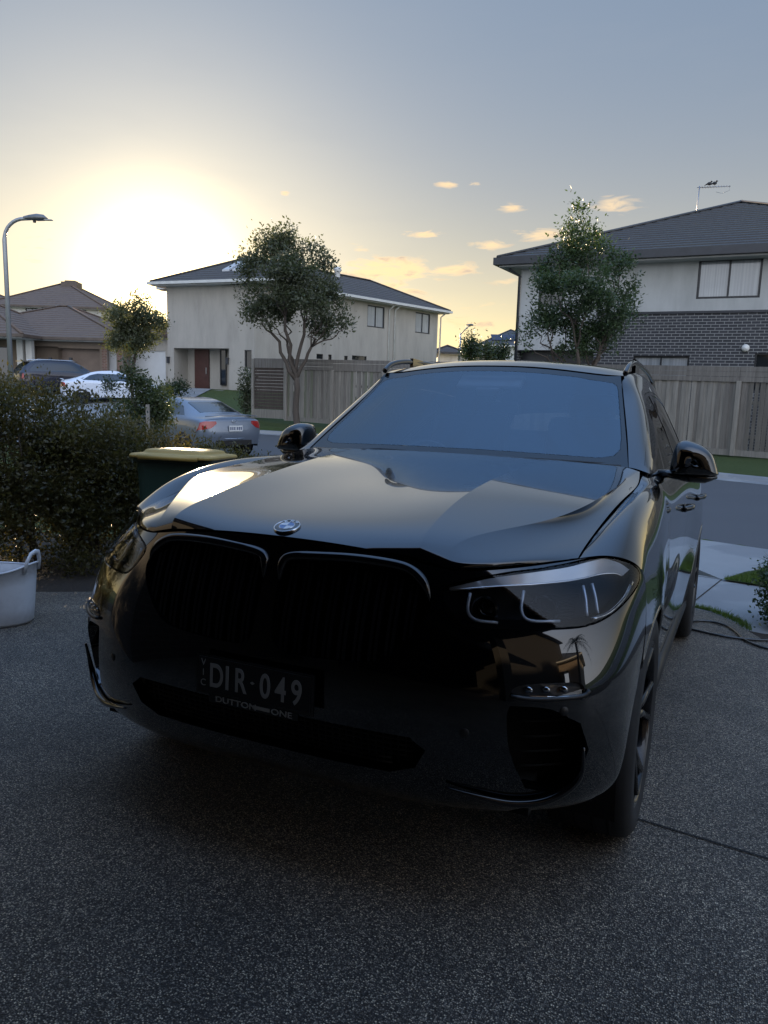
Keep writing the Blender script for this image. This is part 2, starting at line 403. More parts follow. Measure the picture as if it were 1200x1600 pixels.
    # saw joints of the concrete
    m = MB()
    def joint(p, q_, z, wd=.012):
        p, q_ = Vector(p), Vector(q_); e = (q_-p).normalized(); s_ = Vector((-e.y, e.x, 0))*wd/2; m.quad(p-s_, q_-s_, q_+s_, p+s_)
    joint(atz(1076, 946, .106), atz(1128, 905, .106), 0); joint(atz(1128, 905, .106), atz(1085, 899, .106), 0)
    for k in range(1, 8):
        p = g1+d*(k*1.5); joint((p.x, p.y, .106), (p.x+n_.x*w, p.y+n_.y*w, .106), 0)
    struct(m.build('footpath_joints', SOIL))
    # nature strip wedge
    V = [atz(1128, 905, .12), atz(1165, 893, .12), atz(1230, 884, .12), atz(1290, 900, .12), atz(1215, 918, .12)]
    m = MB(); m.add([tuple(p) for p in V], [tuple(range(len(V)))[::-1]]); struct(m.build('nature_strip', LAWN))
    # driveway slab, in its own sloping frame
    e = [ats(1083, 950), ats(1110, 956), ats(1135, 966), ats(1155, 977), ats(1178, 991), ats(1203, 1006)]
    pts = [(-2.65, 4.80)]+[(p.x, p.y) for p in e]+[(2.6, 3.7), (7, 3.5), (7, -4.4), (-7, -4.4), (-7, .9), (-4.1, 1.75), (-3.50, 2.22), (-3.15, 2.50), (-2.85, 2.9)]
    m = MB(); m.prism([(p[0], p[1]) for p in pts], -.12, 0.); o = struct(m.build('driveway', AGG)); o.matrix_world = SLAB
    m = MB()
    def j2(p, q_, wd=.010):
        p, q_ = Vector(p), Vector(q_); e_ = (q_-p).normalized(); s_ = Vector((-e_.y, e_.x, 0))*wd/2; m.quad(p-s_, q_-s_, q_+s_, p+s_)
    a = ats(1010, 1283, .004); b = ats(1200, 1341, .004); dd = (b-a).normalized(); j2(a-dd*.25, b+dd*2.5)
    o = struct(m.build('driveway_joints', mat('joint_dark', (.012, .012, .013), .9))); o.matrix_world = SLAB
    m = MB(); m.add([(-12, -6, -.03), (12, -6, -.03), (12, 4.0, -.03), (1.2, 4.55, -.03), (-2.6, 6.2, -.03), (-12, 9, -.03)], [(0, 1, 2, 3, 4, 5)]); o = struct(m.build('garden_bed', SOIL)); o.matrix_world = SLAB
build_ground()
# ---------------------------------------------------------------- surface patches (car frame: x to the car's left, y backwards, z up)
class Patch:
    """bicubic B-spline sheet through a table of points; columns named in dup keep a tight crease"""
    def __init__(s, rows, sym=False, dup=(), dupr=(), fit=0.6):
        T = np.array(rows, float); s.T = T; s.sym = sym
        P = T.copy()
        s.P = P; s._prep((), ())
        if fit:
            for _ in range(2):
                nu, nv = T.shape[:2]
                U, V = np.meshgrid(np.arange(nu), np.arange(nv), indexing='ij')
                P = P + fit * (T - s.ev(U.ravel(), V.ravel()).reshape(T.shape)); s.P = P; s._prep((), ())
        s._prep(dup, dupr)
    def _prep(s, dup, dupr):
        P = s.P
        ci = []; s.cmap = []
        for k in range(P.shape[1]):
            s.cmap.append(len(ci)); ci.append(k)
            ci += [k]*list(dup).count(k)
        ri = []
        for k in range(P.shape[0]):
            ri.append(k)
            if k in dupr: ri.append(k)
        Q = P[ri][:, ci]
        s.nu, s.nv = Q.shape[0] - 1, Q.shape[1] - 1
        a = 2 * Q[:1] - Q[1:2]; b = 2 * Q[-1:] - Q[-2:-1]
        Q = np.concatenate([a, Q, b], 0)
        c = Q[:, 1:2] * np.array([-1, 1, 1]) if s.sym else 2 * Q[:, :1] - Q[:, 1:2]
        d = 2 * Q[:, -1:] - Q[:, -2:-1]
        s.Q = np.concatenate([c, Q, d], 1)
    def ev(s, u, v):
        u = np.clip(np.asarray(u, float), 0, s.nu); v = np.clip(np.asarray(v, float), 0, s.nv)
        i = np.minimum(u.astype(int), s.nu - 1); j = np.minimum(v.astype(int), s.nv - 1)
        def B(t):
            return [(1-t)**3/6, (3*t**3-6*t**2+4)/6, (-3*t**3+3*t**2+3*t+1)/6, t**3/6]
        bu, bv = B(u - i), B(v - j)
        o = 0
        for a in range(4):
            for b in range(4):
                o = o + (bu[a]*bv[b])[..., None] * s.Q[i+a, j+b]
        return o
    def nrm(s, u, v):
        e = 1e-3
        u = np.clip(np.asarray(u, float), 2*e, s.nu-2*e); v = np.clip(np.asarray(v, float), 2*e, s.nv-2*e)
        n = np.cross(s.ev(u+e, v)-s.ev(u-e, v), s.ev(u, v+e)-s.ev(u, v-e))
        L = np.linalg.norm(n, axis=-1, keepdims=True)
        return n / np.maximum(L, 1e-12)
    def grid(s, r=10):
        U, V = np.meshgrid(np.linspace(0, s.nu, s.nu*r+1), np.linspace(0, s.nv, s.nv*r+1), indexing='ij')
        return U, V, s.ev(U, V)
    def inv(s, pts, ax):
        """(u,v) of points given by two of their coordinates, e.g. ax=(0,2) for x,z"""
        U, V, S = s.grid(10); S2 = S[..., ax].reshape(-1, 2); Uf, Vf = U.ravel(), V.ravel()
        out = []
        for p in pts:
            k = np.argmin(((S2-np.array(p))**2).sum(1)); u, v = Uf[k], Vf[k]
            for _ in range(12):
                e = 1e-4
                f = s.ev(u, v)[list(ax)] - p
                uu = u-e if u > s.nu-2*e else u+e; vv = v-e if v > s.nv-2*e else v+e
                J = np.stack([(s.ev(uu, v)[list(ax)]-p-f)/(uu-u), (s.ev(u, vv)[list(ax)]-p-f)/(vv-v)], 1)
                if abs(np.linalg.det(J)) < 1e-9: break
                d = np.linalg.solve(J, -f); d = np.clip(d, -.3, .3)
                u = min(max(u+d[0], 0), s.nu); v = min(max(v+d[1], 0), s.nv)
            out.append((u, v))
        return out

HOOD = Patch([
 [(0,.095,.988),(.2,.095,.985),(.40,.118,.967),(.50,.135,.951),(.60,.185,.952),(.80,.41,.972)],
 [(0,.122,1.005),(.2,.124,1.003),(.405,.140,.998),(.50,.155,.980),(.62,.205,.972),(.802,.45,.987)],
 [(0,.22,1.034),(.2,.22,1.035),(.405,.22,1.037),(.525,.25,1.026),(.675,.36,1.000),(.806,.55,1.012)],
 [(0,.50,1.087),(.2,.50,1.090),(.405,.50,1.098),(.650,.50,1.060),(.740,.58,1.042),(.813,.69,1.043)],
 [(0,.78,1.129),(.2,.78,1.133),(.42,.78,1.143),(.726,.72,1.107),(.782,.80,1.088),(.829,.86,1.088)],
 [(0,1.08,1.171),(.2,1.08,1.175),(.44,1.08,1.179),(.748,1.06,1.142),(.80,1.07,1.128),(.842,1.07,1.122)],
 [(0,1.28,1.198),(.22,1.29,1.199),(.455,1.30,1.198),(.755,1.34,1.172),(.81,1.33,1.160),(.848,1.30,1.147)],
 [(0,1.42,1.225),(.22,1.43,1.224),(.465,1.46,1.218),(.71,1.53,1.208),(.775,1.55,1.202),(.825,1.53,1.189)]],
 sym=True, dup=(2,2,3,3), fit=.6)

FASC = Patch([
 [(0,.13,.270),(.2,.13,.270),(.4,.145,.270),(.55,.175,.270),(.70,.23,.272),(.82,.31,.278),(.90,.39,.290),(.935,.44,.315),(.938,.470,.33)],
 [(0,.075,.305),(.2,.077,.305),(.4,.09,.305),(.55,.12,.305),(.70,.175,.307),(.83,.26,.312),(.915,.36,.325),(.95,.425,.345),(.953,.459,.36)],
 [(0,.04,.385),(.2,.042,.385),(.4,.055,.385),(.55,.085,.385),(.70,.14,.385),(.835,.23,.387),(.925,.34,.395),(.96,.42,.405),(.963,.456,.415)],
 [(0,.02,.47),(.2,.022,.47),(.4,.035,.47),(.55,.06,.47),(.70,.115,.47),(.84,.205,.47),(.93,.32,.475),(.965,.41,.48),(.969,.465,.485)],
 [(0,.01,.58),(.2,.012,.58),(.4,.025,.58),(.55,.05,.58),(.70,.105,.58),(.845,.195,.58),(.935,.31,.585),(.969,.43,.59),(.975,.523,.60)],
 [(0,.015,.70),(.2,.018,.70),(.4,.032,.70),(.55,.06,.70),(.70,.12,.70),(.84,.215,.70),(.93,.34,.70),(.966,.47,.71),(.980,.585,.735)],
 [(0,.035,.80),(.2,.037,.80),(.4,.053,.80),(.55,.085,.80),(.70,.155,.80),(.83,.25,.80),(.915,.37,.80),(.955,.49,.81),(.973,.60,.84)],
 [(0,.065,.89),(.2,.067,.89),(.4,.08,.89),(.55,.12,.89),(.68,.20,.885),(.80,.30,.89),(.895,.42,.895),(.945,.52,.90),(.967,.60,.895)],
 [(0,.095,.985),(.2,.095,.982),(.40,.118,.963),(.50,.135,.947),(.60,.185,.948),(.715,.30,.960),(.80,.41,.971),(.89,.478,.980),(.957,.585,.935)]],
 sym=True, fit=.6)

SIDE = Patch([
 [(.80,.412,.972),(.85,.450,.980),(.902,.497,.974),(.957,.590,.933),(.972,.60,.84),(.981,.585,.735),(.977,.55,.60),(.962,.53,.45),(.95,.53,.28)],
 [(.807,.55,1.010),(.856,.585,1.042),(.908,.615,1.030),(.954,.655,.962),(.976,.67,.86),(.988,.66,.745),(.985,.65,.60),(.972,.64,.45),(.96,.64,.28)],
 [(.816,.72,1.048),(.864,.735,1.088),(.914,.755,1.075),(.956,.78,.99),(.982,.78,.85),(.994,.78,.75),(.992,.78,.60),(.98,.78,.45),(.965,.78,.28)],
 [(.836,.98,1.106),(.884,.99,1.134),(.930,1.0,1.112),(.967,1.0,1.01),(.988,1.0,.86),(.998,1.0,.75),(.996,1.0,.60),(.985,1.0,.45),(.97,1.0,.28)],
 [(.851,1.30,1.147),(.898,1.30,1.160),(.938,1.30,1.120),(.965,1.30,1.01),(.973,1.30,.87),(.972,1.30,.75),(.960,1.30,.60),(.952,1.30,.45),(.95,1.30,.28)],
 [(.833,1.56,1.18),(.895,1.60,1.152),(.935,1.60,1.09),(.955,1.60,.99),(.96,1.60,.87),(.953,1.60,.72),(.938,1.60,.58),(.93,1.60,.45),(.935,1.60,.28)],
 [(.885,2.10,1.178),(.917,2.10,1.145),(.943,2.10,1.08),(.957,2.10,.98),(.958,2.10,.86),(.948,2.10,.72),(.933,2.10,.58),(.928,2.10,.45),(.94,2.10,.28)],
 [(.888,2.80,1.187),(.922,2.80,1.152),(.948,2.80,1.09),(.960,2.80,.98),(.960,2.80,.86),(.950,2.80,.72),(.935,2.80,.58),(.93,2.80,.45),(.94,2.80,.28)],
 [(.886,3.30,1.198),(.925,3.30,1.162),(.955,3.30,1.09),(.974,3.30,.98),(.982,3.30,.86),(.980,3.30,.72),(.970,3.30,.58),(.962,3.30,.45),(.95,3.30,.28)],
 [(.872,3.83,1.21),(.914,3.83,1.17),(.956,3.83,1.09),(.985,3.83,.98),(1.0,3.83,.86),(1.004,3.83,.72),(1.0,3.83,.58),(.99,3.83,.45),(.97,3.83,.28)],
 [(.838,4.30,1.22),(.882,4.30,1.17),(.925,4.30,1.09),(.955,4.30,.98),(.966,4.30,.86),(.966,4.30,.72),(.96,4.30,.58),(.95,4.30,.45),(.93,4.30,.28)],
 [(.78,4.62,1.20),(.83,4.64,1.15),(.868,4.66,1.08),(.89,4.66,.97),(.895,4.66,.86),(.893,4.66,.72),(.885,4.64,.58),(.87,4.62,.45),(.85,4.58,.28)],
 [(.70,4.76,1.17),(.73,4.80,1.13),(.75,4.83,1.07),(.77,4.85,.97),(.775,4.87,.86),(.77,4.88,.72),(.76,4.86,.58),(.75,4.82,.45),(.72,4.75,.28)]],
 fit=.6)

WIND = Patch([
 [(0,1.40,1.200),(.25,1.415,1.200),(.50,1.47,1.197),(.68,1.535,1.193),(.771,1.578,1.203)],
 [(0,1.56,1.315),(.24,1.575,1.313),(.48,1.63,1.305),(.65,1.69,1.300),(.736,1.735,1.310)],
 [(0,1.76,1.455),(.22,1.775,1.453),(.45,1.825,1.440),(.61,1.885,1.430),(.690,1.925,1.440)],
 [(0,1.93,1.577),(.21,1.945,1.574),(.42,1.99,1.559),(.575,2.04,1.547),(.652,2.075,1.557)],
 [(0,2.055,1.660),(.20,2.068,1.657),(.41,2.105,1.642),(.55,2.145,1.628),(.628,2.170,1.632)]],
 sym=True, fit=.6)

ROOF = Patch([
 [(0,2.06,1.666),(.22,2.073,1.663),(.41,2.110,1.648),(.55,2.150,1.635),(.640,2.172,1.632)],
 [(0,2.25,1.712),(.22,2.26,1.709),(.41,2.28,1.695),(.55,2.31,1.678),(.640,2.33,1.665)],
 [(0,2.60,1.732),(.22,2.60,1.729),(.41,2.60,1.716),(.55,2.60,1.700),(.640,2.60,1.688)],
 [(0,3.20,1.734),(.22,3.20,1.731),(.41,3.20,1.720),(.55,3.20,1.705),(.630,3.20,1.692)],
 [(0,3.90,1.700),(.22,3.90,1.697),(.41,3.90,1.686),(.53,3.90,1.672),(.605,3.90,1.660)],
 [(0,4.50,1.645),(.22,4.50,1.642),(.40,4.48,1.632),(.50,4.46,1.620),(.575,4.42,1.605)],
 [(0,4.64,1.620),(.22,4.63,1.617),(.40,4.60,1.607),(.50,4.57,1.595),(.565,4.52,1.580)]],
 sym=True, fit=.6)

# greenhouse side: column 0 along windscreen edge / roof edge, last column along the belt line
GREEN = Patch([
 [(.771,1.570,1.203),(.800,1.575,1.199),(.833,1.575,1.190),(.855,1.58,1.183),(.860,1.60,1.178)],
 [(.738,1.735,1.315),(.775,1.750,1.311),(.812,1.770,1.293),(.850,1.78,1.235),(.876,1.80,1.176)],
 [(.692,1.925,1.447),(.735,1.945,1.440),(.778,1.975,1.412),(.838,2.01,1.30),(.884,2.05,1.177)],
 [(.655,2.075,1.553),(.697,2.10,1.545),(.742,2.14,1.512),(.825,2.20,1.35),(.887,2.25,1.178)],
 [(.640,2.172,1.636),(.676,2.23,1.621),(.718,2.32,1.562),(.818,2.42,1.37),(.888,2.50,1.180)],
 [(.640,2.60,1.688),(.676,2.62,1.666),(.710,2.65,1.605),(.812,2.72,1.39),(.889,2.80,1.186)],
 [(.630,3.20,1.692),(.668,3.20,1.668),(.702,3.20,1.605),(.806,3.23,1.40),(.887,3.25,1.196)],
 [(.605,3.90,1.660),(.645,3.90,1.634),(.684,3.88,1.575),(.780,3.86,1.395),(.872,3.85,1.210)],
 [(.575,4.42,1.605),(.612,4.40,1.578),(.650,4.38,1.525),(.745,4.35,1.38),(.838,4.30,1.220)],
 [(.565,4.52,1.580),(.595,4.53,1.553),(.625,4.55,1.495),(.700,4.60,1.36),(.775,4.63,1.205)]],
 fit=.6)
# ---------------------------------------------------------------- cutting panels out of a patch
def pip(poly, pts):
    x, y = pts[:, 0], pts[:, 1]; ins = np.zeros(len(pts), bool); n = len(poly)
    for i in range(n):
        x1, y1 = poly[i]; x2, y2 = poly[(i+1) % n]
        c = ((y1 > y) != (y2 > y)) & (x < (x2-x1)*(y-y1)/((y2-y1) if y2 != y1 else 1e-12)+x1); ins ^= c
    return ins
class Cut:
    """regions = [(key, polygon in uv)], later ones win; everything else is 'rest'"""
    def __init__(s, P, regions, r=8, ctr=(0, 2.4, .7)):
        s.P = P
        vs = []; es = []
        nu, nv = P.nu*r, P.nv*r
        U, V = np.meshgrid(np.linspace(0, P.nu, nu+1), np.linspace(0, P.nv, nv+1), indexing='ij')
        vs = [(float(a), float(b)) for a, b in zip(U.ravel(), V.ravel())]
        idx = lambda i, j: i*(nv+1)+j
        for i in range(nu): es += [(idx(i, 0), idx(i+1, 0)), (idx(i, nv), idx(i+1, nv))]
        for j in range(nv): es += [(idx(0, j), idx(0, j+1)), (idx(nu, j), idx(nu, j+1))]
        for k, poly in regions:
            o = len(vs); n = len(poly)
            q = []
            for p in poly:
                if not q or (abs(q[-1][0]-p[0])+abs(q[-1][1]-p[1])) > 2e-3: q.append((float(p[0]), float(p[1])))
            vs += q; n = len(q); es += [(o+i, o+(i+1) % n) for i in range(n)]
        # drop grid points that sit almost on a feature line
        from mathutils import Vector as Ve
        res = geometry.delaunay_2d_cdt([Ve(p) for p in vs], es, [], 0, 1e-4)
        v2 = np.array([tuple(p) for p in res[0]]); T = np.array([tuple(f) for f in res[2]])
        cen = v2[T].mean(1)
        ok = (cen[:, 0] > 0) & (cen[:, 0] < P.nu) & (cen[:, 1] > 0) & (cen[:, 1] < P.nv)
        T = T[ok]; cen = cen[ok]
        s.key = np.array(['rest']*len(T), dtype=object)
        for k, poly in regions: s.key[pip(poly, cen)] = k
        s.uv = v2; s.T = T; s.V = P.ev(v2[:, 0], v2[:, 1]); s.N = P.nrm(v2[:, 0], v2[:, 1])
        sg = np.sum((s.V-np.array(ctr))*s.N, 1)
        s.sign = 1 if np.median(sg) > 0 else -1
        s.N = s.N*s.sign
        if s.sign < 0: s.T = s.T[:, ::-1]
        if P.sym:
            c = np.abs(s.V[:, 0]) < 1e-5; s.N[c, 0] = 0
    def part(s, keys, gap=.0022, depth=.02, push=0., center=None, rim=True):
        """verts, faces, loop normals of the named regions with rolled-in edges"""
        if isinstance(keys, str): keys = [keys]
        T = s.T[np.isin(s.key, keys)]
        used = np.unique(T); mp = {int(a): i for i, a in enumerate(used)}
        V = s.V[used].copy(); N = s.N[used].copy(); T = np.array([[mp[int(a)] for a in t] for t in T])
        E = {}
        for t in T:
            for a, b in ((t[0], t[1]), (t[1], t[2]), (t[2], t[0])): E[(a, b)] = 1
        B = [(a, b) for (a, b) in E if (b, a) not in E and not (s.P.sym and abs(V[a][0]) < 1e-4 and abs(V[b][0]) < 1e-4)]
        V = V + N*push
        if gap and B:
            D = np.zeros_like(V); cnt = np.zeros(len(V))
            for a, b in B:
                d = np.cross(N[a]+N[b], V[b]-V[a]); L = np.linalg.norm(d)
                if L < 1e-12: continue
                d /= L
                for q in (a, b): D[q] += d; cnt[q] += 1
            L = np.linalg.norm(D, axis=1); m = L > 1e-9
            D[m] /= L[m][:, None]
            if s.P.sym: D[np.abs(V[:, 0]) < 1e-5, 0] = 0
            V = V + D*gap
        F = [tuple(t) for t in T]; LN = [N[i] for t in T for i in t]
        V = list(V)
        if rim:
            nb = {}
            for a, b in B:
                for q in (a, b):
                    if q not in nb: nb[q] = len(V); V.append(V[q]-N[q]*depth)
            for a, b in B:
                f = (b, a, nb[a], nb[b]); p = np.array([V[i] for i in f]); n = np.cross(p[1]-p[0], p[2]-p[1]); L = np.linalg.norm(n)
                n = n/L if L > 1e-12 else np.array([0, 0, 1.])
                F.append(f); LN += [n]*4
        return np.array(V), F, np.array(LN)
    def obj(s, name, keys, m, parent, mode='both', **k):
        """mode both: one mesh over both sides; pair: (left, right) two meshes; left: one side"""
        V, F, N = s.part(keys, **k)
        Vm = V*[-1, 1, 1]; Fm = []; Nm = []; o = 0
        for f in F:
            Fm.append(tuple(reversed(f))); Nm += [N[o+i]*[-1, 1, 1] for i in reversed(range(len(f)))]; o += len(f)
        if mode == 'both':
            n = len(V); VV = np.concatenate([V, Vm]); FF = list(F)+[tuple(i+n for i in f) for f in Fm]; NN = list(N)+Nm
            # weld the centre line
            me = {}
            if s.P.sym:
                for i in range(n):
                    if abs(V[i][0]) < 2e-4: me[n+i] = i
                FF = [tuple(me.get(i, i) for i in f) for f in FF]
            return link(name, pydata(name, VV, FF, True, NN), m, parent)
        a = link(name, pydata(name, V, F, True, list(N)), m, parent)
        if mode == 'left': return a
        b = link(name, pydata(name, Vm, Fm, True, Nm), m, parent)
        return a, b
    def at(s, pts, ax=(0, 2), push=0.):
        """3D points on the sheet for 2-coordinate points"""
        uv = np.array(s.P.inv(pts, ax)); v = s.P.ev(uv[:, 0], uv[:, 1]); n = s.P.nrm(uv[:, 0], uv[:, 1])*s.sign
        return v+n*push, n
def poly_uv(P, pts, ax, n=4, smooth=True):
    q = crom(pts, n, closed=True) if smooth else pts
    if not smooth:
        q = []
        for i in range(len(pts)):
            a = np.array(pts[i], float); b = np.array(pts[(i+1) % len(pts)], float); k = max(1, int(np.linalg.norm(b-a)/.03))
            q += [tuple(a+(b-a)*t/k) for t in range(k)]
    return P.inv([np.array(p) for p in q], ax)
# ---------------------------------------------------------------- the black SUV
def paint(t):
    fl = t.noise(t.co(), 1400, 2, .6)
    t.col(t.mix(fl, (.004, .005, .007), (.009, .011, .015)))
    # a thin film of dust
    d = t.noise(t.co(), 5, 8, .7); t.put(t.b.inputs['Coat Roughness'], t.math('MULTIPLY', t.math('SUBTRACT', d, .42), .05, True))
PAINT = matf('black_paint', paint, rough=.14, metal=.9, coat=1.0, spec=.03)
PAINT.node_tree.nodes['Principled BSDF'].inputs['Coat IOR'].default_value = 1.8
GLOSS = mat('gloss_black', (.004, .004, .005), .08, 0, .6)
TRIM = mat('black_trim', (.009, .009, .010), .42)
RUBBER = matf('rubber', lambda t: (t.col(t.mix(t.noise(t.co(), 30, 6, .7), (.010, .010, .011), (.026, .025, .024))), t.bump(t.noise(t.co(), 220, 3), .2, .002)), rough=.78)
RIMM = mat('rim_black', (.012, .012, .014), .22, .6, .5)
CHROME = mat('chrome', (.62, .63, .65), .12, 1)
SATIN = mat('satin_silver', (.34, .36, .40), .25, .8)
BAND = mat('light_band_white', (.70, .76, .86), .22, .3, .6)
DARKPL = mat('dark_housing', (.004, .004, .005), .55, spec=.12)
DARKVOID = mat('dark_void', (.004, .004, .004), .9)
INTER = mat('interior_dark', (.014, .014, .016), .7)
SEAT = mat('seat_leather', (.09, .08, .07), .5)
WGLASS = thin_glass('windscreen_glass', (.52, .57, .62), .0, 2.05, .0, (.70, .86, 1.0))
SGLASS = thin_glass('side_glass', (.22, .24, .25), .0, 1.58)
LENS = thin_glass('lamp_lens', (.86, .88, .9), .0, 1.36)
PLATE_B = mat('plate_black', (.010, .010, .011), .45)
PLATE_W = mat('plate_letters', (.33, .33, .32), .5)
WHITE = mat('white_enamel', (.72, .75, .80), .2, coat=.5)
BLUE = mat('blue_enamel', (.05, .16, .42), .2, coat=.5)

CAR = thing('parked_suv', 'large glossy black SUV filling the driveway, seen from its front left corner', 'SUV')
CAR.matrix_world = Matrix(((.9091610, .4159920, .0194141, -.3592288), (-.4164042, .9074326, .0563358, 2.0496334), (.0058183, -.0593025, .9982231, .3837303), (0, 0, 0, 1)))

def mir(p, sx): return (float(p[0])*sx, float(p[1]), float(p[2]))
def build_suv():
    # ---------------- panels
    ch = Cut(HOOD, [], 10)
    hood = ch.obj('hood', 'rest', PAINT, CAR, gap=.003, depth=.03)
    kid = [(.028, .80), (.027, .88), (.032, .922), (.060, .939), (.14, .947), (.25, .952), (.36, .947), (.415, .935), (.455, .905), (.476, .868), (.478, .838), (.458, .795), (.415, .742), (.375, .708), (.325, .690), (.20, .680), (.10, .678), (.052, .688), (.034, .72)]
    hl = [(.508, .882), (.512, .903), (.545, .917), (.60, .932), (.66, .944), (.72, .9515), (.775, .9605), (.82, .9715), (.868, .979), (.91, .9665), (.940, .945), (.953, .918), (.950, .888), (.931, .856), (.901, .828), (.855, .810), (.78, .806), (.68, .806), (.585, .808), (.537, .842)]
    fog = [(.712, .644), (.722, .664), (.79, .672), (.852, .670), (.870, .652), (.858, .641), (.79, .640)]
    low = [(-.3, .500), (.46, .500), (.50, .470), (.47, .415), (.40, .388), (-.3, .385)]
    side = [(.705, .605), (.715, .612), (.80, .604), (.862, .566), (.870, .555), (.887, .49), (.886, .475), (.872, .41), (.865, .400), (.81, .366), (.80, .364), (.752, .378), (.745, .386), (.712, .49), (.702, .58)]
    FL = lambda p, **k: poly_uv(FASC, p, (0, 2), **k)
    low_uv = FASC.inv([np.array(p) for p in [(0, .500), (.12, .500), (.25, .5), (.38, .5), (.46, .500), (.50, .470), (.47, .415), (.40, .388), (.25, .386), (.12, .385), (0, .385)]], (0, 2))
    low_uv = [(u, -.3 if i in (0, 10) else v) for i, (u, v) in enumerate(low_uv)]
    cf = Cut(FASC, [('kidney', FL(kid)), ('lamp', FL(hl)), ('fog', FL(fog)), ('low', low_uv), ('side', FL(side))], 9)
    global CF; CF = cf
    bmp = cf.obj('front_bumper', 'rest', PAINT, CAR, gap=.002, depth=.035)
    for x, z in ((.13, .545), (-.13, .545), (.60, .535), (-.60, .535), (.83, .60), (-.83, .60)):
        P1, N1 = cf.at([(abs(x), z)], push=.0008); N_ = Vector(mir(N1[0], 1 if x > 0 else -1)); m = MB(); m.lathe([(0, .0012), (.0115, .0010), (.0125, 0)], n=18); m.xf(Matrix.Translation(mir(P1[0], 1 if x > 0 else -1)) @ N_.to_track_quat('Z', 'Y').to_matrix().to_4x4()); m.build('parking_sensor', TRIM, bmp)
    lens = cf.obj('headlight', 'lamp', LENS, CAR, mode='pair', gap=.004, push=.001, rim=False)
    # ---------------- grille: frames, bars, dark backing
    inset = lambda P, k: [(cx+(x-cx)*k, cz+(z-cz)*k) for x, z in P for cx, cz in [(.25, .82)]]
    for sx in (1, -1):
        pts, nn = cf.at(crom(kid, 5, True), push=.004); pts = pts-nn*(.018*np.clip((.90-pts[:, 2])/.08, 0, 1))[:, None]
        pts = pts*[sx, 1, 1]
        nk = len(pts); low_i = int(np.argmin(pts[:, 2])); seq = [(low_i+i) % nk for i in range(nk)]; seq = [i for i in seq if pts[i, 2] > .86]; m = MB(); m.tube([tuple(pts[i]) for i in seq], [.002+.0125*max(0, min(1, (pts[i, 2]-.865)/.05)) for i in seq], 10)
        g = m.build('grille', GLOSS, CAR)
        p2, n2 = cf.at(crom(inset(kid, 1.0), 3, True), push=-.012); p2 = p2*[sx, 1, 1]
        m = MB(); n = len(p2); inner = [p+np.array([0, .05, 0]) for p in p2]
        m.add([tuple(p) for p in p2]+[tuple(p) for p in inner], [(i, (i+1) % n, n+(i+1) % n, n+i) for i in range(n)])
        m.build('grille_surround', GLOSS, g)
        for k in range(9):
            x = .066+k*.0455
            # height of the opening at this x
            zs = []
            q = crom(kid, 6, True)
            for a, b in zip(q, q[1:]+q[:1]):
                if (a[0]-x)*(b[0]-x) <= 0 and a[0] != b[0]: zs.append(a[1]+(b[1]-a[1])*(x-a[0])/(b[0]-a[0]))
            if len(zs) < 2: continue
            z0, z1 = min(zs)-.004, max(zs)+.004
            zz = np.linspace(z0, z1, 9); P3, _ = cf.at([(x, z) for z in zz], push=-.006)
            m = MB()
            for dx in (-.008, .008):
                L = [((p[0]+dx)*sx, p[1]+.004, p[2]) for p in P3]
                Rr = [(q_[0]-.0045*sx, q_[1], q_[2]) for q_ in L]; Rl = [(q_[0]+.0045*sx, q_[1], q_[2]) for q_ in L]
                bk = [(q_[0], q_[1]+.030, q_[2]) for q_ in L]
                V = Rr+Rl+bk; nn_ = len(L)
                F = []
                for i in range(nn_-1):
                    F += [(i, nn_+i, nn_+i+1, i+1), (nn_+i, 2*nn_+i, 2*nn_+i+1, nn_+i+1), (2*nn_+i, i, i+1, 2*nn_+i+1)]
                m.add(V, F)
            m.build('grille_bar', GLOSS, g)
    # dark radiator zone behind all openings
    m = MB(); m.box((0, .20, .62), (1.05, .02, .66)); m.box((.74, .30, .46), (.34, .02, .34), rz=R(28)); m.box((-.74, .30, .46), (.34, .02, .34), rz=R(-28))
    m.build('radiator_backing', DARKVOID, CAR)
    # ---------------- lower intake mesh and blades
    m = MB()
    for z in np.arange(.392, .50, .0165):
        w = .46 if z > .42 else .40
        P3, _ = cf.at([(x, z) for x in np.linspace(0, w, 8)], push=-.03)
        L = [(-p[0], p[1], p[2]) for p in P3[::-1]]+[tuple(p) for p in P3[1:]]
        m.tube(L, .0028, 5)
    for x in np.arange(-.44, .45, .022):
        P3, _ = cf.at([(abs(x), z) for z in (.388, .44, .495)], push=-.032)
        m.tube([(math.copysign(p[0], x), p[1], p[2]) for p in P3], .0022, 5)
    m.build('lower_grille', TRIM, CAR)
    for sx in (1, -1):
        pts, _ = cf.at([(.872, .50), (.868, .42), (.835, .372), (.78, .343), (.71, .338), (.63, .355), (.55, .374)], push=.012)
        P_ = crom(list(pts*[sx, 1, 1]), 5)
        m = MB(); m.tube(P_, [.003+.010*math.sin(math.pi*min(1, (i+1)/len(P_)*1.0)) for i in range(len(P_))], 10)
        b = m.build('bumper_blade', GLOSS, CAR)
        m = MB()
        for z in (.40, .45, .50, .55):
            P3, _ = cf.at([(x, z) for x in (.74, .78, .83, .865)], push=-.06); m.tube([mir(p, sx) for p in P3], .003, 6)
        m.build('side_intake_slats', DARKVOID, b)
        # fog lamp
        m = MB(); P3, _ = cf.at(crom(fog, 4, True), push=-.012); P3 = P3*[sx, 1, 1]
        m.add([tuple(p) for p in P3], [tuple(range(len(P3)))]); fo = m.build('fog_lamp', mat('lamp_grey_dark', (.05, .052, .056), .35, .4), CAR)
        m = MB(); m2 = MB()
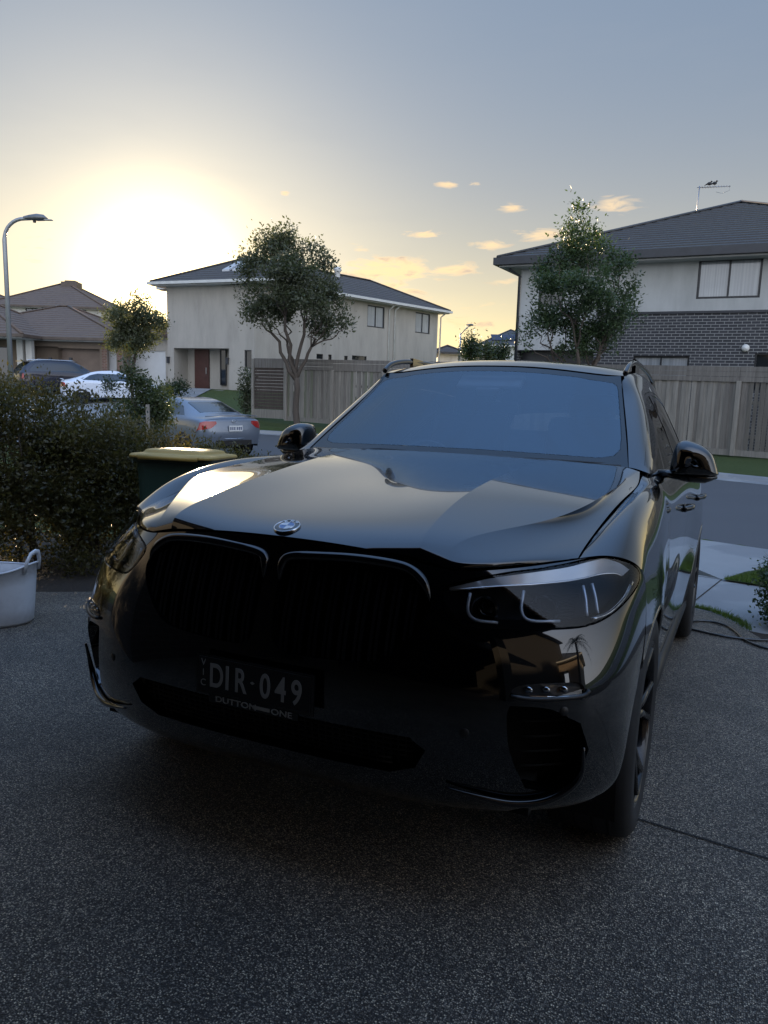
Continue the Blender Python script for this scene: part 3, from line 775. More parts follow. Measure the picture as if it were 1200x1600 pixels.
        for x in (.745, .785, .825):
            P1, _ = cf.at([(x, .656)], push=-.004); m2 = MB(); m2.ellipsoid(tuple(P1[0]*[sx, 1, 1]), (.012, .005, .009), 10, 6); m2.build('fog_lamp_reflector', CHROME, fo)
        m = MB(); P4, _ = cf.at(crom(fog, 4, True), push=.003); P4 = P4*[sx, 1, 1]; m.add([tuple(p) for p in P4], [tuple(range(len(P4)))]); m.build('fog_lamp_lens', LENS, fo)
        m = MB(); P5, _ = cf.at([(.705, .640), (.75, .634), (.81, .634), (.865, .637), (.878, .650)], push=.006); m.tube([mir(p, sx) for p in crom(P5, 3)], .006, 8); m.build('fog_lamp_trim', TRIM, fo)
    # ---------------- headlight internals
    for sx, ln in ((1, lens[0]), (-1, lens[1])):
        q = crom(hl, 4, True); P0, N0 = cf.at(q, push=-.004); back = [p-np.array(n_)*.0+np.array([(-.02 if p[0] > .7 else .0), .085, -.004]) for p, n_ in zip(P0, N0)]
        c = np.mean(back, 0); back = [c+(b-c)*.90 for b in back]
        n = len(P0); V = [mir(p, sx) for p in P0]+[tuple(b*[sx, 1, 1]) for b in back]+[tuple(c*[sx, 1, 1])]
        F = [(i, (i+1) % n, n+(i+1) % n, n+i) for i in range(n)]+[(n+i, n+(i+1) % n, 2*n) for i in range(n)]
        m = MB(); m.add(V, F); m.build('lamp_housing', DARKPL, ln)
        # light guide under the upper edge; its pale colour includes the lens's sky reflection
        top = [(.520, .903), (.56, .915), (.62, .931), (.70, .944), (.78, .955), (.83, .967), (.868, .973), (.905, .961), (.932, .940)]
        bot = [(.520, .899), (.56, .905), (.62, .912), (.70, .919), (.78, .926), (.83, .932), (.868, .938), (.905, .936), (.925, .926)]
        A, _ = cf.at(crom(top, 4), push=-.008); B, _ = cf.at(crom(bot, 4), push=-.020); n = len(A)
        Vv = [mir(p, sx) for p in A]+[mir(p, sx) for p in B]
        m = MB(); m.add(Vv, [(i, i+1, n+i+1, n+i) for i in range(n-1)], smooth=True)
        m.build('light_band', BAND, ln)
        m = MB(); m.tube([mir(p, sx) for p in B], .0035, 6); m.build('band_edge', CHROME, ln)
        # two angular running lights: projector barrels with bright L-shaped brackets
        for cx, cz, rr in ((.625, .862, .034), (.765, .868, .036)):
            P1, N1 = cf.at([(cx, cz)], push=-.045); p = P1[0]*[sx, 1, 1]
            m = MB(); m.lathe([(rr*1.12, -.012), (rr*1.12, .0), (rr, .004), (rr*.96, -.02)], tuple(p), 20, 'Y'); m.build('projector_ring', CHROME, ln)
            m = MB(); m.ellipsoid(tuple(p+np.array([0, .012, 0])), (rr*.95, .02, rr*.95), 18, 10); m.build('projector_lens', GLOSS, ln)
        for pts in ([(.575, .895), (.577, .850), (.60, .828), (.655, .824)], [(.70, .905), (.705, .855), (.73, .832), (.80, .830)], [(.835, .915), (.850, .880), (.862, .838)], [(.855, .918), (.872, .882), (.886, .842)]):
            P1, _ = cf.at(crom(pts, 4), push=-.022); m = MB(); m.tube([mir(p, sx) for p in P1], .0048, 6); m.build('running_light', BAND, ln)
        P1, _ = cf.at(crom([(.868, .826), (.905, .838), (.932, .868), (.944, .905)], 4), push=-.01); m = MB(); m.tube([mir(p, sx) for p in P1], .006, 6); m.build('side_reflector', CHROME, ln)
        # ribbed diffuser between the barrels
        m = MB()
        for k in range(9):
            z = .838+k*.0085; P1, _ = cf.at([(x, z) for x in (.72, .76, .80, .84)], push=-.05); m.tube([mir(p, sx) for p in P1], .0015, 4)
        m.build('ribbed_diffuser', DARKPL, ln)
    # ---------------- badge
    u, v = HOOD.inv([np.array((0, .136))], (0, 1))[0]; p = HOOD.ev(u, v); n = HOOD.nrm(u, v); n = n if n[2] > 0 else -n; n[0] = 0; n /= np.linalg.norm(n)
    q = Vector(n).to_track_quat('Z', 'Y').to_matrix().to_4x4()
    Mx = Matrix.Translation(Vector(p)+Vector(n)*.001) @ q
    m = MB(); m.lathe([(.0, .006), (.030, .0058), (.038, .0045), (.0405, .001), (.041, -.006)], n=36); m.xf(Mx); bd = m.build('badge', GLOSS, CAR)
    m = MB(); m.lathe([(.0365, .0050), (.0372, .0066), (.0392, .0058), (.0398, .0030)], n=40); m.lathe([(.0222, .0060), (.0225, .0072), (.0238, .0070), (.0240, .0058)], n=36)
    m.box((0, 0, .0066), (.044, .0010, .0008)); m.box((0, 0, .0067), (.0010, .044, .0008)); m.xf(Mx); m.build('badge_ring', CHROME, bd)
    for mt, q0 in ((WHITE, (1, 3)), (BLUE, (0, 2))):
        m = MB()
        for k in q0:
            a0 = k*math.pi/2; V = [(0, 0, .0063)]+[(.0222*math.cos(a0+t*math.pi/16), .0222*math.sin(a0+t*math.pi/16), .0063) for t in range(9)]
            m.add(V, [(0, i, i+1) for i in range(1, 9)])
        m.xf(Mx); m.build('badge_quarter', mt, bd)
    for chh, ang in (('B', 36), ('M', 0), ('W', -36)):
        cu = bpy.data.curves.new('badge_letter', 'FONT'); cu.body = chh; cu.size = .0155; cu.align_x = 'CENTER'; cu.align_y = 'CENTER'; cu.extrude = .0004; cu.offset = .0004
        me_obj = bpy.data.objects.new('tmp', cu); C.objects.link(me_obj); me = bpy.data.meshes.new_from_object(me_obj); bpy.data.objects.remove(me_obj)
        me.transform(Mx @ Matrix.Rotation(R(ang), 4, 'Z') @ Matrix.Translation((0, .0302, .0062))); link('badge_letter', me, WHITE, bd)
    # ---------------- number plate
    pr = Matrix.Translation((0, -.012, .577)) @ Matrix.Rotation(R(90), 4, 'X')
    def text(body, size, x, y, parent, m_, sx=1., z=.004, ex=.0006, off=.0, name='plate_character', al='LEFT'):
        cu = bpy.data.curves.new(name, 'FONT'); cu.body = body; cu.size = size; cu.align_x = al; cu.extrude = ex; cu.offset = off
        t = bpy.data.objects.new('tmp', cu); C.objects.link(t); me = bpy.data.meshes.new_from_object(t); bpy.data.objects.remove(t)
        me.transform(pr @ Matrix.Translation((x, y, z)) @ Matrix.Diagonal((sx, 1, 1, 1))); return link(name, me, m_, parent)
    m = MB(); m.box((0, .004, .004), (.394, .116, .006)); m.box((0, -.064, .004), (.30, .024, .006)); m.xf(pr); pl = m.build('plate_frame', GLOSS, CAR)
    m = MB(); m.box((0, .006, .0082), (.372, .100, .003)); m.xf(pr); plate = m.build('number_plate', PLATE_B, CAR)
    x = -.150
    for c_ in 'DIR':
        text(c_, .098, x, -.028, plate, PLATE_W, .70 if c_ != 'I' else .8, .0102, .0004, .0016); x += .054 if c_ != 'I' else .034
    m = MB(); m.add([(-.008, .006, .0102), (0, .001, .0102), (.008, .006, .0102), (0, .011, .0102)], [(0, 1, 2, 3)]); m.xf(Matrix(pr)); m.build('plate_dot', PLATE_W, plate)
    x = .024
    for c_ in '049': text(c_, .098, x, -.028, plate, PLATE_W, .74, .0102, .0004, .0016); x += .051
    for i, c_ in enumerate('VIC'): text(c_, .028, -.170, .030-i*.030, plate, PLATE_W, 1, .0102, .0003, .0, al='CENTER')
    text('DUTTON', .0235, -.128, -.0715, pl, PLATE_W, 1.42, .0076, .0003, .0003, 'frame_lettering')
    text('ONE', .0235, .062, -.0715, pl, PLATE_W, 1.42, .0076, .0003, .0003, 'frame_lettering')
    m = MB(); m.box((.030, -.0635, .0076), (.056, .010, .0006)); m.xf(pr); m.build('frame_logo_bar', PLATE_W, pl)
    # ---------------- sides
    def arc(cy, cz, r, a0=-30, a1=210, n=34): return [(cy+r*math.cos(R(a0+(a1-a0)*k/n)), cz+r*math.sin(R(a0+(a1-a0)*k/n))) for k in range(n+1)]
    SF = lambda p: SIDE.inv([np.array(q_) for q_ in p], (1, 2))
    def dens(p, d=.03):
        q_ = []
        for a, b in zip(p, p[1:]+p[:1]):
            k = max(1, int(math.dist(a, b)/d)); q_ += [(a[0]+(b[0]-a[0])*t/k, a[1]+(b[1]-a[1])*t/k) for t in range(k)]
        return q_
    def ext(uvs):   # push points lying on the border a little outside, so that cuts run clean off the sheet
        o = []
        for u, v in uvs:
            if v < 1e-3: v = -.2
            if v > SIDE.nv-1e-3: v = SIDE.nv+.2
            if u < 1e-3: u = -.2
            if u > SIDE.nu-1e-3: u = SIDE.nu+.2
            o.append((u, v))
        return o
    fa = ext(SF(arc(.86, .372, .402, -40, 220))); ra = ext(SF(arc(3.835, .372, .408, -40, 220)))
    d1 = ext(SF(dens([(1.60, 1.26), (1.57, 1.05), (1.52, .85), (1.50, .60), (1.52, .42), (1.60, .34), (2.60, .34), (2.66, .42), (2.68, .8), (2.70, 1.26)])))
    d2 = ext(SF(dens([(2.70, 1.26), (2.68, .8), (2.66, .42), (2.72, .34), (3.20, .34), (3.34, .42), (3.42, .62), (3.60, .80), (3.66, 1.0), (3.70, 1.26)])))
    qt = ext(SF(dens([(3.70, 1.30), (3.66, 1.0), (3.60, .80), (3.42, .62), (3.34, .42), (3.20, .20), (5.0, .2), (5.0, 1.30)])))
    cs = Cut(SIDE, [('quarter', qt), ('door_rear', d2), ('door_front', d1), ('arch', fa), ('arch', ra)], 8)
    cs.obj('fender', 'rest', PAINT, CAR, mode='pair', gap=.002)
    dF = cs.obj('front_door', 'door_front', PAINT, CAR, mode='pair', gap=.0025)
    dR = cs.obj('rear_door', 'door_rear', PAINT, CAR, mode='pair', gap=.0025)
    cs.obj('rear_quarter', 'quarter', PAINT, CAR, mode='pair', gap=.002)
    for sx, a, b in ((1, dF[0], dR[0]), (-1, dF[1], dR[1])):
        for y, par in ((2.47, a), (3.42, b)):
            P1, N1 = cs.at([(y-.10, .985), (y-.05, .990), (y, .992), (y+.05, .990), (y+.10, .985)], (1, 2)); 
            off = [.004, .034, .040, .034, .004]; L = [tuple((p+n_*o)*[sx, 1, 1]) for p, n_, o in zip(P1, N1, off)]
            m = MB(); m.tube(crom(L, 5), .0125, 8, sq=(.8, 1.25)); m.build('handle', GLOSS, par)
            m = MB(); P1, N1 = cs.at([(y, .985)], (1, 2)); m.ellipsoid(tuple((P1[0]+N1[0]*-.004)*[sx, 1, 1]), (.008, .06, .022), 14, 8); m.build('handle_recess', TRIM, par)
        # sill
        m = MB(); m.tube([(.930*sx, 1.30, .30), (.928*sx, 2.0, .29), (.928*sx, 2.8, .29), (.935*sx, 3.40, .30)], .05, 10, sq=(.6, 1)); m.build('sill', TRIM, CAR)
    # ---------------- wheel arch lips and dark liners, chassis
    for cy, r in ((.86, .402), (3.835, .408)):
        for sx in (1, -1):
            m = MB(); prof = []
            for k in range(25):
                a = R(-28+236*k/24); prof.append((cy+r*1.01*math.cos(a), .372+r*1.01*math.sin(a)))
            V = [(.975*sx-(.03*sx), y, z) for y, z in prof]+[(.60*sx, y, z) for y, z in prof]; n = len(prof)
            m.add(V, [(i, i+1, n+i+1, n+i) for i in range(n-1)]+[tuple(range(n, 2*n))]); m.build('wheel_arch_liner', DARKVOID, CAR)
            L = [(y, z) for y, z in arc(cy, .372, r+.001, -12, 192, 30)]; P1, N1 = cs.at(L, (1, 2), push=-.006); ok = [p for p, l in zip(P1, L) if abs(p[1]-l[0]) < .02 and abs(p[2]-l[1]) < .02]
            m = MB(); m.tube([mir(p, sx) for p in ok], .009, 7); m.build('arch_lip', PAINT, CAR)
    m = MB(); m.box((0, 2.4, .36), (1.18, 4.3, .22)); m.box((0, 2.33, .34), (1.80, 2.0, .14)); m.box((0, .42, .33), (1.5, .42, .10)); m.box((0, 4.45, .38), (1.5, .5, .16)); m.box((0, .95, .72), (1.15, .9, .44)); m.box((0, 2.9, .66), (1.78, 2.6, .56)); m.build('chassis', DARKVOID, CAR)
    # ---------------- greenhouse
    gl = []
    def rect(u0, v0, u1, v1, k=6):
        return [(u0+(u1-u0)*t/k, v0) for t in range(k)]+[(u1, v0+(v1-v0)*t/k) for t in range(k)]+[(u1+(u0-u1)*t/k, v1) for t in range(k)]+[(u0, v1+(v0-v1)*t/k) for t in range(k)]
    q3 = [(6.98, 2.2), (7.5, 2.3), (7.85, 2.7), (8.0, 3.3), (8.0, 3.8), (7.5, 3.84), (6.98, 3.86)]
    w1 = [(.95, 3.6), (1.0, 2.6), (1.25, 2.25), (2., 2.17), (3., 2.16), (4.1, 2.16), (4.65, 2.16), (4.80, 3.), (4.80, 3.86), (3., 3.86), (2, 3.86), (1.0, 3.86)]
    cg = Cut(GREEN, [('trim', rect(.25, 2.05, 8.12, 4.3, 40)), ('w1', w1), ('w2', rect(4.95, 2.16, 6.8, 3.86, 12)), ('w3', q3)], 8)
    cg.obj('pillar', 'rest', PAINT, CAR, mode='pair', gap=.0015)
    tr = cg.obj('window_trim', 'trim', GLOSS, CAR, mode='pair', gap=.0005, push=-.001)
    for k, nme in (('w1', 'front_side_window'), ('w2', 'rear_side_window'), ('w3', 'quarter_window')): cg.obj(nme, k, SGLASS, CAR, mode='pair', gap=0, push=-.004, rim=False)
    # windscreen with its printed black border
    wi = [(.42, -.3)]+[(.42, v) for v in np.linspace(0, 2.9, 10)]+[(.50, 3.35), (.72, 3.62), (1.1, 3.70)]+[(u, 3.72) for u in np.linspace(1.5, 3.0, 8)]+[(3.25, 3.68), (3.45, 3.5), (3.56, 3.1), (3.60, 2.5)]+[(3.66, v) for v in np.linspace(2.2, 0, 8)]+[(3.66, -.3)]
    cw = Cut(WIND, [('glass', wi)], 10)
    FRIT = thin_glass('frit_glass', (.02, .022, .025), .0, 1.58)
    ws = cw.obj('windscreen', 'glass', WGLASS, CAR, gap=0, rim=False)
    cw.obj('windscreen_border', 'rest', FRIT, ws, gap=.002, depth=.012)
    # cowl + wipers
    m = MB(); P1 = [(x, y+.012, 1.196-.004*abs(x)) for x, y in ((-.74, 1.55), (-.5, 1.47), (-.25, 1.425), (0, 1.41), (.25, 1.425), (.5, 1.47), (.74, 1.55))]
    m.tube(P1, .02, 8); m.build('cowl', TRIM, CAR)
    for pts in ([(-.40, 1.44, 1.212), (-.32, 1.452, 1.222), (-.05, 1.445, 1.219), (.22, 1.455, 1.216)], [(.30, 1.45, 1.212), (.38, 1.475, 1.218), (.60, 1.54, 1.215), (.70, 1.585, 1.212)]):
        m = MB(); m.tube(crom(pts, 4), .006, 6); m.ellipsoid(pts[0], (.022, .016, .012), 10, 6); m.build('wiper', TRIM, CAR)
    cr = Cut(ROOF, [], 7)
    cr.obj('roof', 'rest', PAINT, CAR, gap=.001)
    gr = Cut(ROOF, [], 2)
    # panoramic roof panel
    Ur = [(.9, 0), (.9, 2.9), (3.3, 2.9), (3.3, 0)]
    # roof rails
    for sx in (1, -1):
        pts = [(.648, 2.16, 1.642), (.650, 2.24, 1.682), (.648, 2.36, 1.708), (.643, 2.55, 1.728), (.636, 2.9, 1.742), (.622, 3.4, 1.740), (.603, 3.9, 1.712), (.588, 4.15, 1.69), (.578, 4.3, 1.650)]
        m = MB(); m.tube([(x*sx, y, z) for x, y, z in crom(pts, 6)], .014, 10, sq=(.9, 1.1)); rl = m.build('roof_rail', GLOSS, CAR)
        for q_ in (((.640*sx, 2.60, 1.712), (.02, .16, .07)), ((.61*sx, 3.75, 1.705), (.02, .12, .07))): m = MB(); m.box(*q_); m.build('rail_foot', GLOSS, rl)
    # tail
    T4 = Patch([
     [(0, 4.64, 1.622), (.22, 4.63, 1.619), (.40, 4.60, 1.607), (.50, 4.57, 1.595), (.566, 4.52, 1.580)],
     [(0, 4.70, 1.44), (.24, 4.69, 1.44), (.45, 4.66, 1.43), (.58, 4.63, 1.42), (.66, 4.58, 1.40)],
     [(0, 4.82, 1.22), (.26, 4.81, 1.22), (.50, 4.78, 1.22), (.66, 4.74, 1.22), (.745, 4.68, 1.21)],
     [(0, 4.88, 1.05), (.26, 4.88, 1.05), (.50, 4.87, 1.05), (.68, 4.85, 1.05), (.755, 4.83, 1.05)],
     [(0, 4.92, .80), (.26, 4.92, .80), (.50, 4.91, .80), (.68, 4.89, .80), (.775, 4.87, .80)],
     [(0, 4.92, .50), (.26, 4.92, .50), (.50, 4.91, .50), (.68, 4.87, .50), (.76, 4.83, .50)],
     [(0, 4.84, .28), (.26, 4.84, .28), (.50, 4.83, .28), (.66, 4.79, .28), (.72, 4.75, .28)]], sym=True)
    ct = Cut(T4, [('glass', [(.5, -.3), (.5, 3.2), (1.9, 3.4), (1.9, -.3)]), ('lamp', [(2.7, 2.6), (2.7, 4.3), (3.5, 4.3), (3.4, 2.6)])], 6)
    ct.obj('tailgate', 'rest', PAINT, CAR, gap=0); ct.obj('rear_window', 'glass', SGLASS, CAR, gap=0, rim=False)
    ct.obj('tail_lamp', 'lamp', mat('red_lens', (.25, .01, .01), .15, coat=1), CAR, mode='pair', gap=0, rim=False)
    # ---------------- mirrors
    for sx in (1, -1):
        ol = crom([(.922, 1.182), (.919, 1.25), (.934, 1.310), (.966, 1.329), (1.008, 1.321), (1.050, 1.302), (1.084, 1.268), (1.110, 1.200), (1.104, 1.182), (1.02, 1.176)], 4, True)
        cx, cz = 1.005, 1.235; m = MB(); V = []; n = len(ol)
        lev = [(.05, 1.748), (.40, 1.750), (.68, 1.758), (.86, 1.772), (.96, 1.795), (1.0, 1.828), (1.0, 1.87), (.985, 1.905), (.93, 1.912)]
        for k_, y in lev: V += [((cx+(x-cx)*k_)*sx, y+.10*max(0, x-1.0)+.02*(1-k_)*0, cz+(z-cz)*k_) for x, z in ol]
        F = [(i*n+k, i*n+(k+1) % n, (i+1)*n+(k+1) % n, (i+1)*n+k) for i in range(len(lev)-1) for k in range(n)]+[tuple(range(n))]
        if sx < 0: F = [f[::-1] for f in F]
        m.add(V, F, smooth=True); mo = m.build('wing_mirror', PAINT, CAR)
        m = MB(); m.tube([(.860*sx, 1.86, 1.175), (.92*sx, 1.835, 1.178), (.99*sx, 1.83, 1.172), (1.06*sx, 1.838, 1.168), (1.108*sx, 1.850, 1.176)], [.028, .026, .034, .030, .010], 10, sq=(1.3, .75)); m.build('mirror_base', GLOSS, mo)
        m = MB(); m.add([(x*sx, 1.922, z) for x, z in ((.94, 1.19), (1.09, 1.19), (1.09, 1.22), (1.04, 1.295), (.95, 1.305))], [(0, 1, 2, 3, 4)]); m.build('mirror_glass', CHROME, mo)
    # ---------------- wheels
    def wheel(x, y, steer=0):
        sx = 1 if x > 0 else -1
        w = bpy.data.objects.new('wheel', None); C.objects.link(w); w.parent = CAR; w.location = (x, y, .374); w.rotation_euler = (0, 0, steer)
        W2 = .14
        m = MB(); m.lathe([(.272, -W2+.015), (.30, -W2), (.345, -W2+.004), (.368, -W2+.022), (.3745, -W2+.05), (.3755, 0), (.3745, W2-.05), (.368, W2-.022), (.345, W2-.004), (.30, W2), (.272, W2-.015)], n=56, axis='X')
        ty = m.build('tyre', RUBBER, w)
        m = MB()
        for gx in (-.075, -.028, .028, .075): m.lathe([(.3750, gx-.006), (.3765, gx-.0061), (.3766, gx+.0061), (.3750, gx+.006)], n=56, axis='X')
        m.build('tread_band', mat('tread_dark', (.006, .006, .006), .9), ty)
        m = MB(); o = sx*(W2-.01)
        m.lathe([(.276, o), (.268, o-sx*.006), (.262, o-sx*.03), (.255, o-sx*.16), (.20, o-sx*.17)], n=48, axis='X'); m.build('rim', RIMM, w)
        m = MB()
        for k in range(5):
            for da in (-.13, .13):
                a = 2*math.pi*k/5+da; a2 = 2*math.pi*k/5+da*1.9
                p0 = (o-sx*.055, .05*math.cos(a), .05*math.sin(a)); p1 = (o-sx*.03, .16*math.cos(a), .16*math.sin(a)); p2 = (o-sx*.012, .262*math.cos(a2), .262*math.sin(a2))
                m.tube([p0, p1, p2], [.022, .017, .014], 8, sq=(1, 1))
        m.lathe([(.0, o-sx*.035), (.05, o-sx*.038), (.07, o-sx*.06)], n=20, axis='X'); m.build('spokes', RIMM, w)
        m = MB(); m.lathe([(.0, o-sx*.09), (.19, o-sx*.09), (.19, o-sx*.11), (0, o-sx*.11)], n=30, axis='X'); m.build('brake_disc', CHROME, w)
    for x, y in ((.845, .86), (-.845, .86), (.855, 3.835), (-.855, 3.835)): wheel(x, y)
    # ---------------- cabin
    m = MB(); m.box((0, 1.80, .98), (1.42, .42, .24)); m.box((0, 1.74, 1.115), (1.40, .30, .03)); m.box((-.36, 1.90, 1.14), (.40, .16, .07)); m.build('dashboard', INTER, CAR)
    st = MB(); st.tube([(-.36+.185*math.cos(a), 2.10+.06*math.sin(a), 1.085+.175*math.sin(a)) for a in np.linspace(0, 2*math.pi, 28)[:-1]], .016, 8, closed=True); st.box((-.36, 2.10, 1.085), (.34, .03, .045)); st.box((-.36, 2.09, 1.0), (.05, .03, .15)); st.build('steering_wheel', GLOSS, CAR)
    for x in (-.37, .37):
        m = MB(); rb = Matrix.Rotation(R(-16), 3, 'X')
        m.box((x, 2.50, .82), (.50, .52, .18)); m.box((x, 2.84, 1.14), (.50, .13, .62), rot=rb); s_ = m.build('seat', SEAT, CAR, bevel=.05)
        m = MB(); m.box((x, 2.94, 1.50), (.27, .10, .17), rot=rb); m.build('headrest', SEAT, s_, bevel=.04)
    m = MB(); m.box((0, 3.66, 1.06), (1.3, .14, .62), rot=Matrix.Rotation(R(-18), 3, 'X')); m.box((0, 3.4, .8), (1.3, .5, .2)); m.build('rear_bench', SEAT, CAR, bevel=.04)
    m = MB(); m.box((0, 2.07, 1.585), (.34, .13, .03), rot=Matrix.Rotation(R(34), 3, 'X')); m.box((0, 2.05, 1.545), (.13, .07, .05), rot=Matrix.Rotation(R(34), 3, 'X')); m.build('sensor_pod', mat('pod_grey', (.32, .34, .36), .6), CAR, bevel=.012)
    m = MB(); m.box((0, 2.19, 1.455), (.24, .02, .065)); m.build('interior_mirror', GLOSS, CAR, bevel=.01)
    m = MB(); m.box((.22, 1.63, 1.205), (.12, .05, .012)); m.build('dashboard_sensor', mat('grey_plastic', (.2, .21, .22), .5), CAR)
build_suv()
# ---------------------------------------------------------------- building materials
def m_brick(c1, c2, mort, rough=.75, bump=.6):
    def f(t):
        uv = t.co('UV'); x = t.N('ShaderNodeTexBrick'); t.L.new(uv, x.inputs['Vector'])
        x.inputs['Scale'].default_value = 1; x.inputs['Brick Width'].default_value = .24; x.inputs['Row Height'].default_value = .086
        x.inputs['Mortar Size'].default_value = .0085; x.inputs['Mortar Smooth'].default_value = .1; x.inputs['Bias'].default_value = -.1
        x.inputs['Color1'].default_value = (*c1, 1); x.inputs['Color2'].default_value = (*c2, 1); x.inputs['Mortar'].default_value = (*mort, 1)
        n = t.noise(t.co(), 12, 6, .7); t.col(t.mix(t.math('MULTIPLY', n, .35), x.outputs[0], (.10, .10, .11)))
        t.bump(t.math('SUBTRACT', 1., x.outputs['Fac']), bump, .01)
    return f
def m_render(c, stain=.75):
    def f(t):
        o = t.co(); n = t.noise(t.map(o, (1, 1, .25)), 1.6, 7, .65); g = t.noise(o, 90, 3, .6)
        t.col(t.mix(t.ramp(n, [(.42, 0.), (.75, 1.)]), c, tuple(q*stain for q in c))); t.bump(g, .25, .004)
    return f
def m_tiles(c):
    def f(t):
        o = t.co(); n = t.noise(t.map(o, (3.2, 3.2, 3.2)), 1.2, 5, .7); s_ = t.noise(o, .5, 5, .6)
        b = t.mix(n, tuple(q*.7 for q in c), tuple(q*1.35 for q in c)); t.col(t.mix(t.ramp(s_, [(.5, 0.), (.8, .5)]), b, (c[0]*1.2, c[1]*1.25, c[2]*1.0)))
    return f
BRK_DARK = matf('charcoal_brick', m_brick((.022, .024, .030), (.040, .042, .050), (.34, .34, .33)), rough=.7)
BRK_RED = matf('red_brown_brick', m_brick((.16, .075, .045), (.22, .11, .07), (.32, .28, .24)), rough=.8)
BRK_OWN = matf('brown_brick', m_brick((.020, .018, .017), (.030, .026, .024), (.05, .048, .045)), rough=.8)
BRK_TAN = matf('tan_brick', m_brick((.30, .21, .14), (.36, .26, .18), (.42, .38, .33)), rough=.8)
REND_G = matf('grey_render', m_render((.50, .51, .50)), rough=.85)
REND_B = matf('beige_render', m_render((.43, .40, .355)), rough=.85)
REND_W = matf('white_render', m_render((.68, .67, .64)), rough=.8)
REND_BR = matf('brown_render', m_render((.22, .17, .13)), rough=.8)
TILE_D = matf('charcoal_tiles', m_tiles((.055, .056, .060)), rough=.55)
TILE_B = matf('brown_tiles', m_tiles((.14, .105, .085)), rough=.75, spec=.3)
TILE_G = matf('grey_tiles', m_tiles((.085, .08, .078)), rough=.8, spec=.25)
METAL_D = mat('dark_fascia', (.035, .038, .046), .4, var=.2); METAL_W = mat('white_fascia', (.62, .62, .60), .4, var=.1); METAL_BR = mat('brown_fascia', (.10, .075, .06), .5, var=.2)
SOFFIT = mat('soffit', (.48, .48, .47), .8, var=.08)
WFRAME = mat('dark_window_frame', (.02, .022, .026), .35); WFRAMEW = mat('white_window_frame', (.6, .6, .58), .4)
def m_pane(t):
    o = t.co(); n = t.noise(t.map(o, (.5, .5, .9)), 1.1, 4, .5); f_ = t.noise(t.map(o, (9, 9, .15)), 2.2, 3, .5); c = t.mix(n, (.20, .23, .26), (.46, .48, .49)); t.col(t.mix(t.ramp(f_, [(.4, 0.), (.62, .45)]), c, (.15, .16, .18)))
BLIND = matf('pane_with_blind', m_pane, rough=.12, coat=1.0, spec=.8)
DKPANE = mat('dark_pane', (.02, .023, .026), .05, coat=1.)
DOOR_R = mat('dark_red_door', (.075, .028, .022), .45, var=.2); DOOR_W = mat('white_garage_door', (.66, .67, .68), .5, var=.05); DOOR_BR = mat('brown_garage_door', (.19, .14, .11), .55, var=.1)
# ---------------------------------------------------------------- building pieces, in the frame of the house (x along the front, y away, z up)
def wall_cells(mb, p0, p1, z0, z1, holes=(), reveal=.09, inward=None):
    p0 = Vector((*p0, 0)); p1 = Vector((*p1, 0)); L = (p1-p0).length; e = (p1-p0)/L; nrm = Vector((e.y, -e.x, 0)) if inward is None else -Vector((*inward, 0))
    holes = [(max(0, a), max(z0, b), min(L, c), min(z1, d)) for a, b, c, d in holes]
    xs = sorted({0., L, *[h[0] for h in holes], *[h[2] for h in holes]}); zs = sorted({z0, z1, *[h[1] for h in holes], *[h[3] for h in holes]})
    P_ = lambda s_, z: tuple(p0+e*s_+Vector((0, 0, z)))
    for a, b in zip(xs, xs[1:]):
        for c, d in zip(zs, zs[1:]):
            mx, mz = (a+b)/2, (c+d)/2
            if any(h[0] < mx < h[2] and h[1] < mz < h[3] for h in holes): continue
            mb.quad(P_(a, c), P_(b, c), P_(b, d), P_(a, d), uv=[(a, c), (b, c), (b, d), (a, d)])
    for a, c, b, d in holes:
        i = -nrm*reveal
        for s1, z1_, s2, z2_ in ((a, c, a, d), (a, d, b, d), (b, d, b, c), (b, c, a, c)):
            q1 = Vector(P_(s1, z1_)); q2 = Vector(P_(s2, z2_)); mb.quad(tuple(q1), tuple(q2), tuple(q2+i), tuple(q1+i), uv=[(0, 0), (.3, 0), (.3, .1), (0, .1)])
def window(parent, x0, z0, x1, z1, y=.0, frame=WFRAME, pane=BLIND, split=1, name='window', fw=.05, sill=False):
    """front-facing window in the plane y, panes are children of the frame"""
    m = MB(); w = x1-x0; h = z1-z0; yc = y+.03
    m.box(((x0+x1)/2, yc, z1-fw/2), (w, .06, fw)); m.box(((x0+x1)/2, yc, z0+fw/2), (w, .06, fw))
    for x in (x0+fw/2, x1-fw/2): m.box((x, yc, (z0+z1)/2), (fw, .06, h-2*fw))
    for k in range(1, split+1): m.box((x0+w*k/(split+1), yc+.001, (z0+z1)/2), (fw*.8, .058, h-2*fw))
    f = m.build(name, frame, parent)
    for k in range(split+1):
        a = x0+w*k/(split+1); b = x0+w*(k+1)/(split+1); m = MB(); m.quad((a, y+.045, z0), (b, y+.045, z0), (b, y+.045, z1), (a, y+.045, z1)); m.build('pane', pane, f)
    if sill: m = MB(); m.box(((x0+x1)/2, y-.02, z0-.04), (w+.1, .14, .06)); m.build('sill', METAL_W, f)
    return f
